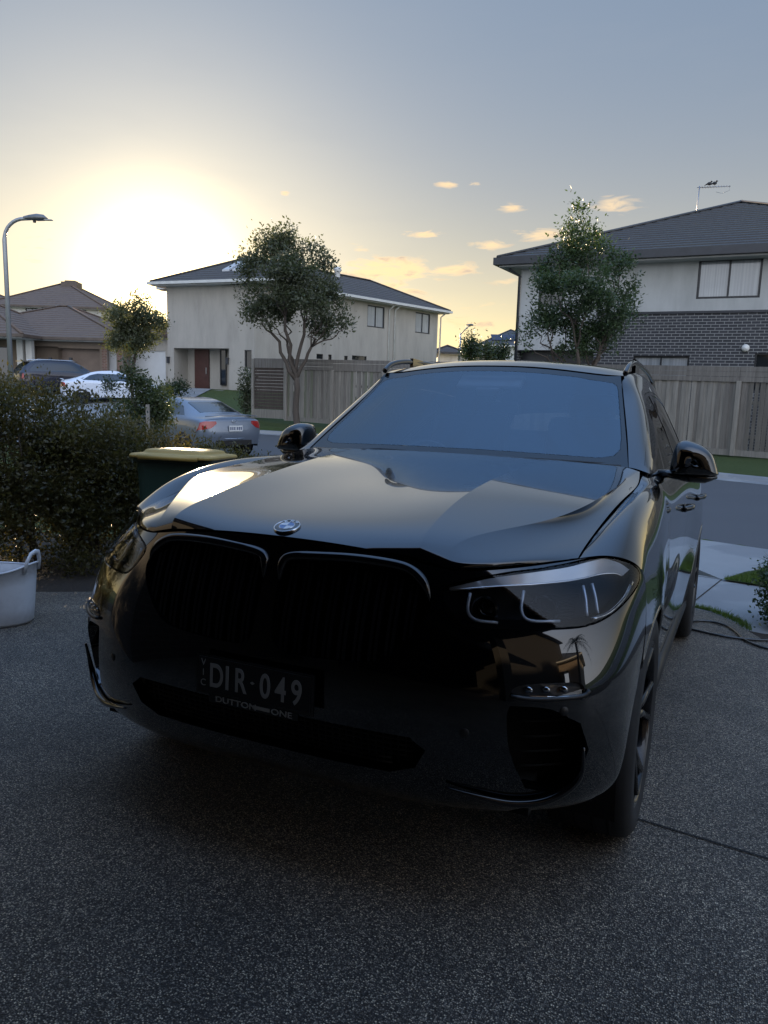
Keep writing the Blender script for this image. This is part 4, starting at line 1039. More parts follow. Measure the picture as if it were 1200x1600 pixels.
def hip_roof(parent, x0, y0, x1, y1, ze, pitch, m_, fm, over=.55, course=.34, gut=.13, sof=SOFFIT, lift=.022):
    x0 -= over; y0 -= over; x1 += over; y1 += over; w, d = x1-x0, y1-y0; tp = math.tan(R(pitch))
    if w >= d: h = d/2*tp; A = (x0+d/2, (y0+y1)/2); B = (x1-d/2, (y0+y1)/2)
    else: h = w/2*tp; A = ((x0+x1)/2, y0+w/2); B = ((x0+x1)/2, y1-w/2)
    c = [(x0, y0), (x1, y0), (x1, y1), (x0, y1)]
    tops = [(A, B), (B, B), (B, A), (A, A)] if w >= d else [(A, A), (A, B), (B, B), (B, A)]
    m = MB(); rise = math.hypot(min(w, d)/2, h); n = max(3, int(rise/course))
    for k in range(4):
        a, b = Vector((*c[k], ze)), Vector((*c[(k+1) % 4], ze)); ta, tb = Vector((*tops[k][0], ze+h)), Vector((*tops[k][1], ze+h))
        for i in range(n):
            s_, t_ = i/n, (i+1)/n; up = Vector((0, 0, lift)); p = a.lerp(ta, s_)+up; q = b.lerp(tb, s_)+up; r_ = b.lerp(tb, t_); u_ = a.lerp(ta, t_)
            m.quad(p, q, r_, u_); m.quad(a.lerp(ta, s_), b.lerp(tb, s_), q, p)
    rf = m.build('roof', m_, parent)
    m = MB()
    for k in range(4):
        a = Vector((*c[k], ze)); t_ = Vector((*tops[k][0], ze+h)); m.tube([a+Vector((0, 0, .04)), t_+Vector((0, 0, .05))], .085, 6, sq=(1.2, .6))
    if (Vector(A)-Vector(B)).length > .1: m.tube([(*A, ze+h+.05), (*B, ze+h+.05)], .085, 6, sq=(1.2, .6))
    m.build('ridge_tiles', m_, rf)
    m = MB()
    for k in range(4):
        a, b = Vector((*c[k], 0)), Vector((*c[(k+1) % 4], 0)); e = (b-a).normalized(); o = Vector((e.y, -e.x, 0))
        mid = (a+b)/2+o*.05; m.box((mid.x, mid.y, ze-gut/2), ((b-a).length+.2, .12, gut), rz=math.atan2(e.y, e.x))
    m.build('gutter', fm, rf)
    m = MB(); m.box(((x0+x1)/2, (y0+y1)/2, ze-gut-.03), (w-.1, d-.1, .05)); m.build('soffit', sof, parent)
    return rf, h
class House:
    def __init__(s, label, cat, O, u, z=0., name='house'):
        s.O = Vector((O[0], O[1], z)); s.u = Vector((u[0], u[1], 0)).normalized(); s.n = Vector((-s.u.y, s.u.x, 0))
        s.t = thing(name, label, cat, tuple(s.O), math.atan2(s.u.y, s.u.x))
    def on(s, px, py, y=0.):
        """(x,z) on the plane y of the house seen at that spot"""
        d = ray(px, py); c = Vector((0, 0, CAMZ)); t = ((s.O+s.n*y-c).dot(s.n))/d.dot(s.n); p = c+d*t-s.O; return p.dot(s.u), p.z
    def rect(s, px0, py0, px1, py1, y=0.):
        a = s.on(px0, (py0+py1)/2, y)[0]; b = s.on(px1, (py0+py1)/2, y)[0]; m = (px0+px1)/2; return a, s.on(m, py1, y)[1], b, s.on(m, py0, y)[1]

def right_house():
    H = House('grey-rendered two-storey house at right with charcoal brick base and dark tiled hip roof', 'house', (4.25, 26.0), (.893, -.45), .45, 'two_storey_house'); t = H.t
    W_, D_ = 12.0, 14.; ze = 5.38
    bx = H.on(930, 520)[0]; zb = H.on(1060, 490)[1]
    up = H.rect(1090, 403, 1190, 466); lw = H.rect(988, 556, 1075, 612); lw2 = H.rect(1177, 552, 1235, 612); hid = H.rect(841, 452, 880, 480)
    px0 = H.on(808, 520)[0]; zr = H.on(850, 547)[1]
    m = MB(); wall_cells(m, (0, 0), (W_, 0), zb, ze, [up, hid])
    m.quad((W_, 0, zb), (W_, D_, zb), (W_, D_, ze), (W_, 0, ze)); m.quad((W_, D_, 0), (0, D_, 0), (0, D_, ze), (W_, D_, ze)); m.quad((0, D_, zb), (0, 0, zb), (0, 0, ze), (0, D_, ze))
    m.build('rendered_wall', REND_G, t)
    m = MB(); wall_cells(m, (0, -.02), (px0, -.02), -.8, zb); wall_cells(m, (bx, -.02), (W_, -.02), -.8, zb, [(a-bx, b, c-bx, d) for a, b, c, d in (lw, lw2)])
    m.quad((0, D_, 0), (0, -.02, 0), (0, -.02, zb), (0, D_, zb), uv=[(0, 0), (D_, 0), (D_, zb), (0, zb)]); m.quad((W_, -.02, 0), (W_, D_, 0), (W_, D_, zb), (W_, -.02, zb), uv=[(0, 0), (D_, 0), (D_, zb), (0, zb)])
    m.build('brick_wall', BRK_DARK, t)
    m = MB(); wall_cells(m, (px0, .02), (bx, .02), zr, zb); m.build('rendered_panel', REND_G, t)
    m = MB(); m.quad((px0, .5, 0), (bx, .5, 0), (bx, .5, zr), (px0, .5, zr)); m.quad((px0, .02, zr), (bx, .02, zr), (bx, .5, zr), (px0, .5, zr)); m.build('garage_door', METAL_D, t)
    m = MB(); m.box(((bx+W_)/2, -.03, zb+.03), (W_-bx, .06, .07)); m.build('flashing', METAL_D, t)
    window(t, *up, y=.05, fw=.065); window(t, *lw, y=.04, fw=.05); window(t, *lw2, y=.04, fw=.05, pane=DKPANE); window(t, *hid, y=.04, pane=DKPANE)
    hip_roof(t, 0, 0, W_, D_, ze+.16, 21.3, TILE_D, METAL_D, over=.62, course=.33, gut=.22, lift=.045)
    m = MB(); m.tube([(-.30, -.30, ze-.02), (-.30, -.30, ze-.16), (-.03, -.06, ze-.34), (-.03, -.06, 0)], .045, 8); m.build('downpipe', METAL_D, t)
    m = MB(); x, z = H.on(1165, 544); m.lathe([(0, -.10), (.09, -.09), (.11, -.04), (.11, 0)], (x, -.02, z), 14, 'Y'); m.build('wall_light', mat('light_fitting', (.75, .75, .72), .4), t)
    # roof aerial
    bp = H.on(1087, 347, 4.6); tp_ = H.on(1088.5, 291, 4.6); bx_, bz = bp[0], bp[1]
    a = thing('roof_aerial', 'thin metal television aerial on a mast above the dark tiled roof', 'aerial', tuple(H.O+H.u*bx_+H.n*4.6+Vector((0, 0, bz-.1))), math.atan2(H.u.y, H.u.x))
    hh = tp_[1]-bz+.1; al = mat('aerial_metal', (.35, .36, .38), .35, .8)
    m = MB(); m.tube([(0, 0, 0), (.02, 0, hh)], .022, 8); m.build('mast', al, a)
    m = MB(); m.box((0, 0, .06), (.30, .2, .05)); m.tube([(.25, -.2, .02), (0, 0, .45)], .012, 6); m.tube([(-.2, .25, .0), (0, 0, .45)], .012, 6); m.build('mount', al, a)
    L = H.on(1141, 298, 4.6)[0]-bx_
    m = MB(); m.tube([(-.05, 0, hh-.05), (L, 0, hh-.09)], .014, 6); m.build('boom', al, a)
    m = MB()
    for k in range(11):
        x = .12+k*(L-.15)/10; ln = .42-.022*k; zz = hh-.05-.04*x/L; m.tube([(x, -ln/2, zz), (x, ln/2, zz)], .006, 5)
    m.tube([(L-.05, 0, hh-.09), (L-.02, 0, hh-.22), (L-.25, 0, hh-.30), (L-.45, 0, hh-.24)], .006, 5); m.build('rods', al, a)
    for dx in (.33, .50):
        b = MB(); b.ellipsoid((dx, 0, hh+.05), (.075, .05, .055), 10, 7); b.ellipsoid((dx+.06, 0, hh+.11), (.032, .03, .03), 8, 6); b.tube([(dx-.05, 0, hh+.05), (dx-.15, 0, hh+.0)], [.03, .008], 6); b.tube([(dx+.085, 0, hh+.11), (dx+.115, 0, hh+.105)], [.01, .002], 5); b.tube([(dx, .01, hh+.0), (dx, .01, hh-.06)], .005, 4)
        o = b.build('bird', mat('bird_dark', (.03, .03, .032), .7)); o.matrix_world = Matrix.Translation(a.location) @ Matrix.Rotation(a.rotation_euler.z, 4, 'Z')
        tag(o, 'small dark bird perched on the roof aerial, the one %s the mast' % ('nearer to' if dx < .4 else 'farther from'), 'bird')
right_house()

def middle_house():
    z0 = 1.42
    c = Vector((-6.9, 40.4)); u = Vector((.62, .785)); u.normalize()
    H = House('beige two-storey house with grey hip roof, behind the street tree left of centre', 'house', tuple(c), tuple(u), z0, 'two_storey_house'); t = H.t
    L = 16.4; D = 6.6; ze = 5.42
    wins = [H.rect(574, 478, 601, 512), H.rect(649, 489, 672, 521), H.rect(494.6, 553, 505, 561), H.rect(513, 554, 518.5, 562), H.rect(538, 556, 543.5, 563), H.rect(550, 556, 573, 563)]
    m = MB(); wall_cells(m, (0, 0), (L, 0), -1, ze, wins); m.quad((L, 0, -1), (L, D, -1), (L, D, ze), (L, 0, ze)); m.quad((L, D, -1), (0, D, -1), (0, D, ze), (L, D, ze)); m.build('side_wall', REND_B, t)
    for k, w in enumerate(wins): window(t, *w, y=.04, frame=WFRAME, pane=BLIND if k < 2 else DKPANE, split=1 if k in (0, 1) else 0, fw=.07 if k < 2 else .03)
    hip_roof(t, 0, 0, L, D, ze+.12, 24, TILE_G, METAL_W, over=.6, course=.4, gut=.14)
    for px, py in ((607, 500), (616, 500), (687, 510)):
        x = H.on(px, py)[0]; m = MB(); m.tube([(x, -.45, ze-.05), (x, -.06, ze-.3), (x, -.06, -1)], .055, 8); m.build('downpipe', METAL_W, t)
    x, z = H.on(527, 432, D/2-.4); m = MB(); m.lathe([(.18, 0), (.18, .35), (.28, .45), (.22, .62), (0, .7)], (x, D/2-.4, z-.1), 12); m.build('roof_vent', METAL_W, t)
    # front block, given in the frame of the same house
    uf = Vector((.92, -.39)); uf.normalize(); O = c-uf*5.5
    Hf = House('tmp', 'tmp', tuple(O), tuple(uf), z0, 'front_block'); f = Hf.t; 
    W_ = 5.5; D2 = 9.
    po = Hf.rect(272, 544, 358, 615); po = (po[0], -.05, po[2], po[3]); sw = Hf.rect(382, 547, 393, 576)
    m = MB(); wall_cells(m, (0, 0), (W_, 0), -1, ze, [po, sw], reveal=1.2); m.quad((0, D2, -1), (0, 0, -1), (0, 0, ze), (0, D2, ze)); m.quad((W_, 0, -1), (W_, D2, -1), (W_, D2, ze), (W_, 0, ze))
    y = 1.2; m.quad((po[0], y, -.05), (po[2], y, -.05), (po[2], y, po[3]), (po[0], y, po[3])); m.quad((0, 0, 0), (0, 0, 0), (0, 0, 0), (0, 0, 0)) if 0 else None
    m.build('front_wall', REND_B, f)
    window(f, *sw, y=.06, pane=DKPANE, split=0, fw=.05)
    dr = Hf.rect(305, 545, 327, 609, 1.15); m = MB(); m.box(((dr[0]+dr[2])/2, 1.14, dr[3]/2), (dr[2]-dr[0], .08, dr[3])); d_ = m.build('front_door', DOOR_R, f)
    m = MB(); m.box((dr[2]-.12, 1.06, 1.0), (.04, .08, .35)); m.build('door_handle', CHROME_H, d_)
    sl_ = Hf.rect(345, 545, 354, 602, 1.15); window(f, *sl_, y=1.08, pane=DKPANE, split=0, fw=.03, name='sidelight')
    m = MB(); m.box(((po[0]+po[2])/2, .3, -.08), (po[2]-po[0]+.3, 2.2, .12)); m.build('porch_step', CONC, f)
    for px, py in ((264, 563), (356.5, 565)):
        x, z = Hf.on(px, py); m = MB(); m.box((x, -.08, z), (.12, .12, .30)); m.box((x, -.08, z+.17), (.17, .17, .04)); m.build('wall_lantern', METAL_D, f)
    hip_roof(f, 0, 0, W_+.6, D2, ze+.12, 24, TILE_G, METAL_W, over=.62, course=.4, gut=.14)
    for px in (361, 377):
        x, z = Hf.on(px, 430, 1.3); m = MB(); yy = .8; s_ = math.tan(R(24)); zz = ze+.12+(yy+.62)*s_+.09
        m.add([(x-.22, yy, zz), (x+.22, yy, zz), (x+.22, yy+1.5, zz+1.5*s_), (x-.22, yy+1.5, zz+1.5*s_), (x-.22, yy, zz-.1), (x+.22, yy, zz-.1), (x+.22, yy+1.5, zz+1.5*s_-.1), (x-.22, yy+1.5, zz+1.5*s_-.1)], [(0, 1, 2, 3), (0, 4, 5, 1), (1, 5, 6, 2), (3, 2, 6, 7), (0, 3, 7, 4)]); m.build('skylight', mat('skylight_glass', (.55, .57, .6), .12, coat=1), f)
    # garage wing
    gd = Hf.rect(199, 548, 259, 610, .3); x0 = Hf.on(186, 560, .3)[0]
    m = MB(); wall_cells(m, (x0, .3), (0, .3), -.6, 2.75, [(gd[0]-x0, -.02, gd[2]-x0, gd[3])]); m.quad((x0, 8, -.6), (x0, .3, -.6), (x0, .3, 2.75), (x0, 8, 2.75)); m.build('garage_wall', REND_B, f)
    m = MB(); m.box(((gd[0]+gd[2])/2, .42, gd[3]/2), (gd[2]-gd[0], .06, gd[3]))
    for k in range(1, 5): m.box(((gd[0]+gd[2])/2, .385, gd[3]*k/5), (gd[2]-gd[0], .01, .02))
    m.build('garage_door', DOOR_W, f)
    hip_roof(f, x0, .3, -.62, 8.5, 2.85, 19, TILE_B, METAL_BR, over=.5, course=.38, gut=.14)
    # everything of the front block belongs straight to the house
    Mf = (Matrix.Translation(t.location) @ Matrix.Rotation(t.rotation_euler.z, 4, 'Z')).inverted() @ Matrix.Translation(f.location) @ Matrix.Rotation(f.rotation_euler.z, 4, 'Z')
    for ch_ in list(f.children): ch_.parent = t; ch_.matrix_parent_inverse = Matrix(); ch_.matrix_local = Mf
    bpy.data.objects.remove(f)
CHROME_H = mat('handle_metal', (.5, .5, .5), .3, 1)
middle_house()

def low_house():
    H = House('low brown-tiled single-storey house at far left, brown garage door and brick piers', 'house', (-25.0, 42.8), (1, -.04), 1.35, 'single_storey_house'); t = H.t
    W_ = 10.5; D = 10.; zt = 2.5
    gd = H.rect(96, 545, 160, 610, .3); ent = H.rect(52, 541, 92, 610, .0); wd = H.rect(168, 541, 184, 605, .15); wl = H.rect(-40, 541, 12, 600, 0)
    m = MB(); wall_cells(m, (0, 0), (W_, 0), -1, zt, [wl, (ent[0], -1, ent[2], ent[3]), (gd[0], -1, gd[2], gd[3]), (wd[0], -1, wd[2], wd[3])], reveal=.5); m.quad((0, D, -1), (0, 0, -1), (0, 0, zt), (0, D, zt)); m.quad((W_, 0, -1), (W_, D, -1), (W_, D, zt), (W_, 0, zt)); m.build('front_wall', REND_BR, t)
    m = MB(); m.quad((ent[0], .5, -1), (ent[2], .5, -1), (ent[2], .5, zt), (ent[0], .5, zt)); m.build('entry_wall', REND_BR, t)
    m = MB(); m.box(((gd[0]+gd[2])/2, .45, gd[3]/2-.3), (gd[2]-gd[0], .06, gd[3]+.6))
    for k in range(1, 5): m.box(((gd[0]+gd[2])/2, .415, gd[3]*k/5), (gd[2]-gd[0], .012, .02))
    m.build('garage_door', DOOR_BR, t)
    m = MB(); m.box(((wd[0]+wd[2])/2, .45, 1.0), (wd[2]-wd[0], .06, 3)); m.build('side_door', DOOR_W, t)
    window(t, *wl, y=.1, pane=DKPANE)
    for px0, px1 in ((160, 168), (184, 191)):
        a = H.on(px0, 570, -.1)[0]; b = H.on(px1, 570, -.1)[0]; m = MB(); wall_cells(m, (a, -.12), (b, -.12), -1, zt); m.quad((b, -.12, -1), (b, .1, -1), (b, .1, zt), (b, -.12, zt)); m.quad((a, .1, -1), (a, -.12, -1), (a, -.12, zt), (a, .1, zt)); m.build('brick_pier', BRK_RED, t)
    for px in (34, 48): a = H.on(px, 570, -.8)[0]; m = MB(); m.box((a, -.8, .75), (.32, .32, 3.5)); m.build('porch_post', REND_W, t)
    for px in (72, 104): a, z = H.on(px, 580, -.6); m = MB(); m.box((a, -.05, z+.6), (.14, .14, .28)); m.build('wall_lantern', METAL_D, t)
    hip_roof(t, 0, 0, W_, D, zt+.1, 20.5, TILE_B, METAL_BR, over=.6, course=.38, gut=.14)
    hip_roof(t, -1.5, -2.2, H.on(62, 540)[0], 6, zt+.1, 25, TILE_B, METAL_BR, over=.4, course=.38, gut=.14)
low_house()
def far_house(label, px0, px1, pye, pyb, Y, D, pitch, wall, roof, fas, ang=0., wins=(), cat='house', name='house', over=.5, z0=None):
    a = atd(px0, pye, Y); b = atd(px1, pye, Y); zb = z0 if z0 is not None else atd((px0+px1)/2, pyb, Y).z
    H = House(label, cat, (a.x, a.y), (1, ang), zb, name); t = H.t; W_ = (b.x-a.x); ze = a.z-zb
    rs = [H.rect(*w[:4]) for w in wins]
    m = MB(); wall_cells(m, (0, 0), (W_, 0), -1, ze, rs); m.quad((W_, 0, -1), (W_, D, -1), (W_, D, ze), (W_, 0, ze)); m.quad((0, D, -1), (0, 0, -1), (0, 0, ze), (0, D, ze)); m.build('wall', wall, t)
    for w in rs: window(t, *w, y=.05, pane=DKPANE)
    rf, h = hip_roof(t, 0, 0, W_, D, ze+.1, pitch, roof, fas, over=over, course=.4)
    return H, rf, h, W_, ze
H3, rf3, h3, W3, ze3 = far_house('white two-storey house behind the low brown-tiled one, box vent on its roof', -12, 156, 478, 600, 60, 9.5, 26, REND_W, TILE_B, METAL_BR, .03, [(40, 481, 60, 497), (96, 483, 112, 492), (118, 484, 135, 493)], name='two_storey_house')
m = MB(); x, z = H3.on(112, 449, 3.9); m.box((x, 3.9, z), (1.25, 1.2, .75)); m.box((x, 3.9, z+.42), (.8, .8, .14)); m.build('roof_cooler', METAL_BR, H3.t)
far_house('distant house at the left frame edge, only its brown roof above the others', -190, -20, 468, 600, 72, 10, 24, REND_W, TILE_B, METAL_BR, name='two_storey_house')
far_house('distant low house with pale grey roof right of the beige house', 684, 716, 552, 575, 60, 7, 22, REND_W, TILE_G, METAL_D, name='single_storey_house')
far_house('distant low house with small pointed roof, nearest behind the shrubs', 715, 776, 553, 575, 72, 8, 24, REND_B, TILE_D, METAL_W, name='single_storey_house')
H7, rf7, h7, W7, ze7 = far_house('distant house with dark roof and solar panels beside the charcoal brick house', 752, 858, 540, 575, 92, 10, 25, REND_G, TILE_D, METAL_W, name='two_storey_house')
m = MB(); s7 = math.tan(R(25)); 
for k in range(3):
    x = 1.3+k*1.35; m.add([(x, .6, ze7+.1+1.1*s7+.12), (x+1.2, .6, ze7+.1+1.1*s7+.12), (x+1.2, 2.2, ze7+.1+2.7*s7+.12), (x, 2.2, ze7+.1+2.7*s7+.12)], [(0, 1, 2, 3)])
m.build('solar_panels', mat('solar_blue', (.02, .025, .05), .5), H7.t)

TIMB_DK = mat('dark_stained_timber', (.03, .025, .022), .7)
def own_house():
    t = thing('own_house', 'dark eave corner of the house beside the camera, in the top left corner', 'house'); t.matrix_world = SLAB
    m = MB(); wall_cells(m, (-9, -4.4), (13, -4.4), 0, 5.9, [(7.9, 0, 12.9, 2.35)], reveal=.2, inward=(0, -1)); m.build('garage_front', BRK_OWN, t)
    m = MB(); m.add([(-1.3, -9, 0), (4.1, -9, 0), (4.1, -9, 2.4), (-1.3, -9, 2.4), (-1.3, -4.45, 0), (4.1, -4.45, 0), (4.1, -4.45, 2.4), (-1.3, -4.45, 2.4)], [(0, 1, 2, 3), (0, 4, 5, 1), (3, 2, 6, 7), (0, 3, 7, 4), (1, 5, 6, 2)]); m.build('garage_interior', mat('garage_dark', (.012, .012, .013), .9), t)
    m = MB(); wall_cells(m, (-7, -.55), (-1.75, -.55), -.2, 2.7, inward=(0, -1)); m.quad((-1.75, -.55, -.2), (-1.75, -4.4, -.2), (-1.75, -4.4, 2.7), (-1.75, -.55, 2.7), uv=[(0, 0), (3.8, 0), (3.8, 2.6), (0, 2.6)]); m.build('porch_wall', BRK_OWN, t)
    m = MB(); m.box((-2.2, -2.3, 2.70), (1.75, 4.3, .04)); m.build('porch_soffit', SOFFIT, t)
    m = MB(); m.box((-2.15, -.03, 2.715), (1.85, .10, .10)); m.box((-1.225, -2.26, 2.715), (.10, 4.36, .10)); m.build('gutter', METAL_D, t)
    m = MB(); m.add([(-3.1, -.08, 2.775), (-1.28, -.08, 2.775), (-1.28, -4.4, 4.6), (-7.2, -4.4, 4.6), (-7.2, -.5, 2.775), (-3.1, -.5, 2.775)], [(0, 1, 2, 3, 4, 5)]); m.box((2.0, -4.2, 6.0), (22.4, .9, .12)); m.build('roof', TILE_D, t)
    m = MB(); m.box((.75, -2.55, 2.76), (5.3, 3.9, .16)); m.build('shade_canopy', TIMB_DK, t)  # unseen canopy with posts, added to darken the ground and the SUV's front
    for x in (-1.2, 3.2): m = MB(); m.box((x, -3.2, 1.32), (.35, .35, 2.64)); m.build('shade_canopy_post', BRK_OWN, t)
own_house()
def neighbour_side():
    # beyond the right edge of the picture; the black paint and the head lamp mirror it
    t = thing('neighbour_house', 'neighbouring dark-roofed house beyond the right frame edge, mirrored in the SUV', 'house'); t.matrix_world = SLAB @ Matrix.Translation((11, -9, -.3))
    m = MB(); wall_cells(m, (0, 0), (9, 0), 0, 3.0); wall_cells(m, (0, 8), (0, 0), 0, 3.0, [(2, 1, 3.6, 2.2), (5, 1, 6.6, 2.2)], inward=(1, 0)); m.quad((9, 8, 0), (0, 8, 0), (0, 8, 3), (9, 8, 3)); m.build('wall', BRK_TAN, t)
    hip_roof(t, 0, 0, 9, 8, 3.1, 24, TILE_D, METAL_W, over=.5)
    p = thing('palm_tree', 'garden palm beyond the right frame edge, mirrored in the SUV head lamp', 'palm'); p.matrix_world = SLAB @ Matrix.Translation((6.6, -.6, -.05))
    m = MB(); m.tube(crom([(0, 0, 0), (.06, 0, 1), (.02, .05, 2), (.1, .05, 2.9)], 5), [.13]*5+[.10]*11, 8); m.build('trunk', BARK, p); g = random.Random(3); m = MB()
    for k in range(26):
        a = k*2.4; el = g.uniform(-.1, 1.2); L = g.uniform(1.1, 1.6); d = Vector((math.cos(a)*math.cos(el), math.sin(a)*math.cos(el), math.sin(el))); sd = Vector((-math.sin(a), math.cos(a), 0)); b0 = Vector((.1, .05, 2.9)); P_ = [b0+d*L*t_+Vector((0, 0, -.75*L*t_*t_)) for t_ in np.linspace(0, 1, 9)]
        for i in range(1, 9):
            for s_ in (-1, 1):
                e = P_[i]+sd*s_*.26*math.sin(math.pi*(i/9)**.7)+(P_[i]-P_[i-1])*1.1+Vector((0, 0, -.10)); q = (P_[i]-P_[i-1])*.25; m.add([P_[i]-q, P_[i]+q, e], [(0, 1, 2)])
    m.build('fronds', mat('palm_green', (.02, .045, .015), .5), p)
neighbour_side()
# ---------------------------------------------------------------- timber fence
def m_timber(c, streak=1.):
    def f(t):
        o = t.co(); n = t.noise(t.map(o, (9, 9, .7)), 2.0, 6, .65); g = t.noise(t.map(o, (1, 1, .3)), .9, 4, .6)
        t.col(t.mix(t.ramp(n, [(.3, 0.), (.75, 1.)]), tuple(q*.62 for q in c), t.mix(g, c, tuple(q*1.25 for q in c)))); t.bump(n, .35, .006)
    return f
TIMB = [matf('grey_paling_%d' % i, m_timber(c), rough=.85) for i, c in enumerate([(.27, .25, .222), (.32, .295, .26), (.22, .20, .178), (.21, .215, .16)])]
DARKT = matf('dark_slats', m_timber((.085, .065, .055)), rough=.8)
def fence(A, B, H, label, name='paling_fence', worn=1e9):
    A = Vector(A); B = Vector(B); L = (B.xy-A.xy).length; ang = math.atan2(B.y-A.y, B.x-A.x)
    t = thing(name, label, 'fence', (A.x, A.y, A.z), ang); sl_ = (B.z-A.z)/L
    zz = lambda x: sl_*x
    s_ = 0.; m = MB(); k = 0
    while s_ < L:
        w = random.uniform(.095, .15); m.m = random.choices([0, 1, 2, 3], [4, 4, 3, .6])[0] if s_ < worn else 4; gap = random.choice([.0, .004, .012, .03]) if random.random() < .5 else 0
        if s_ > worn: gap = random.choice([.015, .03, .045])
        z = zz(s_); dy = .0 if k % 2 else .018
        m.box((s_+w/2, -.02-dy, z+.16+(H-.42-.16)/2), (w-.004, .016, H-.42-.16+random.uniform(-.012, .012))); s_ += w+gap-.012; k += 1
    m.build('palings', TIMB+[matf('worn_paling', m_timber((.17, .155, .135)), rough=.9)], t)
    # plinth, capping boards and posts
    n = int(L/2.4)+1
    m1 = MB(); m2 = MB(); m3 = MB()
    for i in range(n):
        a = i*L/n; b = (i+1)*L/n; c = (a+b)/2; w = b-a; z = zz(c); rot = Matrix.Rotation(-math.atan(sl_), 3, 'Y')
        m1.box((c, -.045, z+.08), (w-.01, .03, .16), rot=rot)
        for j in range(3): m2.box((c, -.062, z+H-.365+j*.135+random.uniform(-.006, .006)), (w-.006, .022, .128), rot=rot)
        p = MB(); p.box((a, -.10, zz(a)+(H-.4)/2), (.115, .075, H-.4)); p.build('post', TIMB[1], t)
    m1.build('plinth', TIMB[0], t); m2.build('top_boards', TIMB[2], t)
    m3.box((L/2, .03, 1.3), (L, .05, .09), rot=Matrix.Rotation(-math.atan(sl_), 3, 'Y')); m3.box((L/2, .03, .4), (L, .05, .09), rot=Matrix.Rotation(-math.atan(sl_), 3, 'Y')); m3.build('rails', TIMB[0], t)
    return t
FA = atd(449, 657, 30.2); FB = atd(1205, 716.5, 20.2); FB = FA+(FB-FA)*1.35
fence(FA, FB, 2.38, 'long weathered grey paling fence with board capping, running behind the street lawn', worn=(atd(1157, 712, 20.75).xy-FA.xy).length)
def slat_gate():
    a = atd(396, 652.5, 30.9); b = atd(447, 656.5, 30.25); L = (b.xy-a.xy).length; t = thing('slat_gate', 'dark horizontal slat gate panel at the left end of the grey fence', 'gate', tuple(a), math.atan2(b.y-a.y, b.x-a.x))
    m = MB()
    for k in range(13): m.box((L/2, 0, .42+k*.125), (L-.1, .02, .112))
    m.build('slats', DARKT, t)
    m = MB(); m.box((L/2, -.03, .18), (L-.1, .03, .34)); m.build('plinth', TIMB[0], t)
    m = MB(); m.box((L/2, -.03, 2.14), (L-.1, .03, .36)); m.build('top_boards', TIMB[2], t)
    for x in (0, L-.03): m = MB(); m.box((x, -.02, 1.15), (.11, .11, 2.3)); m.build('post', TIMB[1], t)
slat_gate()
# ---------------------------------------------------------------- street lamps
GALV = mat('galvanised', (.36, .38, .40), .45, .6, var=.12, vscale=2)
def lamp(px_base, py_base, Y, px_top, py_top, head, label, name='street_lamp', r=.075, style='curved'):
    b = atd(px_base, py_base, Y); g = ground_z(b.x, b.y); top = atd(px_top, py_top, Y); hd = atd(head[0], head[1], Y)
    t = thing(name, label, 'street lamp', (b.x, b.y, g)); h = top.z-g; dx = hd.x-b.x
    m = MB()
    if style == 'curved':
        R0 = .55; pts = [(0, 0, 0), (0, 0, h-R0)]+[(R0-R0*math.cos(a), 0, h-R0+R0*math.sin(a)) for a in np.linspace(.2, math.pi/2, 8)]+[(dx*.62, 0, h+.01)]
        m.tube(pts, [r, r*.75]+[r*.62]*9, 14)
    else: m.tube([(0, 0, 0), (0, 0, h*.9)], [r, r*.7], 10); m.tube([(0, 0, h*.88), (dx*.5, 0, h*.97), (dx*.75, 0, h)], r*.45, 8)
    m.build('pole', GALV, t)
    m = MB(); m.lathe([(.16, 0), (.16, .02), (.10, .05)], n=14); m.build('base_plate', GALV, t)
    m = MB(); s_ = 1 if dx > 0 else -1; x0 = dx*.55
    secs = [(x0-.1*s_, .05, .05), (x0+.06*s_, .10, .09), (x0+.25*s_, .15, .12), (x0+.42*s_, .15, .10), (dx+.0, .06, .02)]
    V = [(x, wy*math.cos(w), h+.015+wz*math.sin(w)*(1 if math.sin(w) > 0 else .5)) for x, wy, wz in secs for w in np.linspace(0, 2*math.pi, 13)[:-1]]
    F = [(i*12+k, i*12+(k+1) % 12, (i+1)*12+(k+1) % 12, (i+1)*12+k) for i in range(4) for k in range(12)]+[tuple(range(12)), tuple(range(59, 47, -1))]
    m.add(V, F, smooth=True); hd_ = m.build('lamp_head', mat('lamp_grey', (.16, .17, .18), .4, .3), t)
    m = MB(); m.box((x0+.5*s_, 0, h-.015), (.28, .14, .02)); m.build('lens', mat('lamp_glass', (.5, .5, .48), .2), hd_)
    m = MB(); m.lathe([(.04, -.09), (.045, -.02)], (x0+.18*s_, 0, h), 10); m.build('sensor', METAL_D, hd_)
lamp(18, 600, 21, 12, 341, (74, 341), 'tall grey curved-arm street lamp at the left edge above the hedge')
lamp(718, 560, 62, 719.5, 508, (740, 500), 'small distant street lamp between the beige house and the charcoal brick house', style='arm', r=.09)
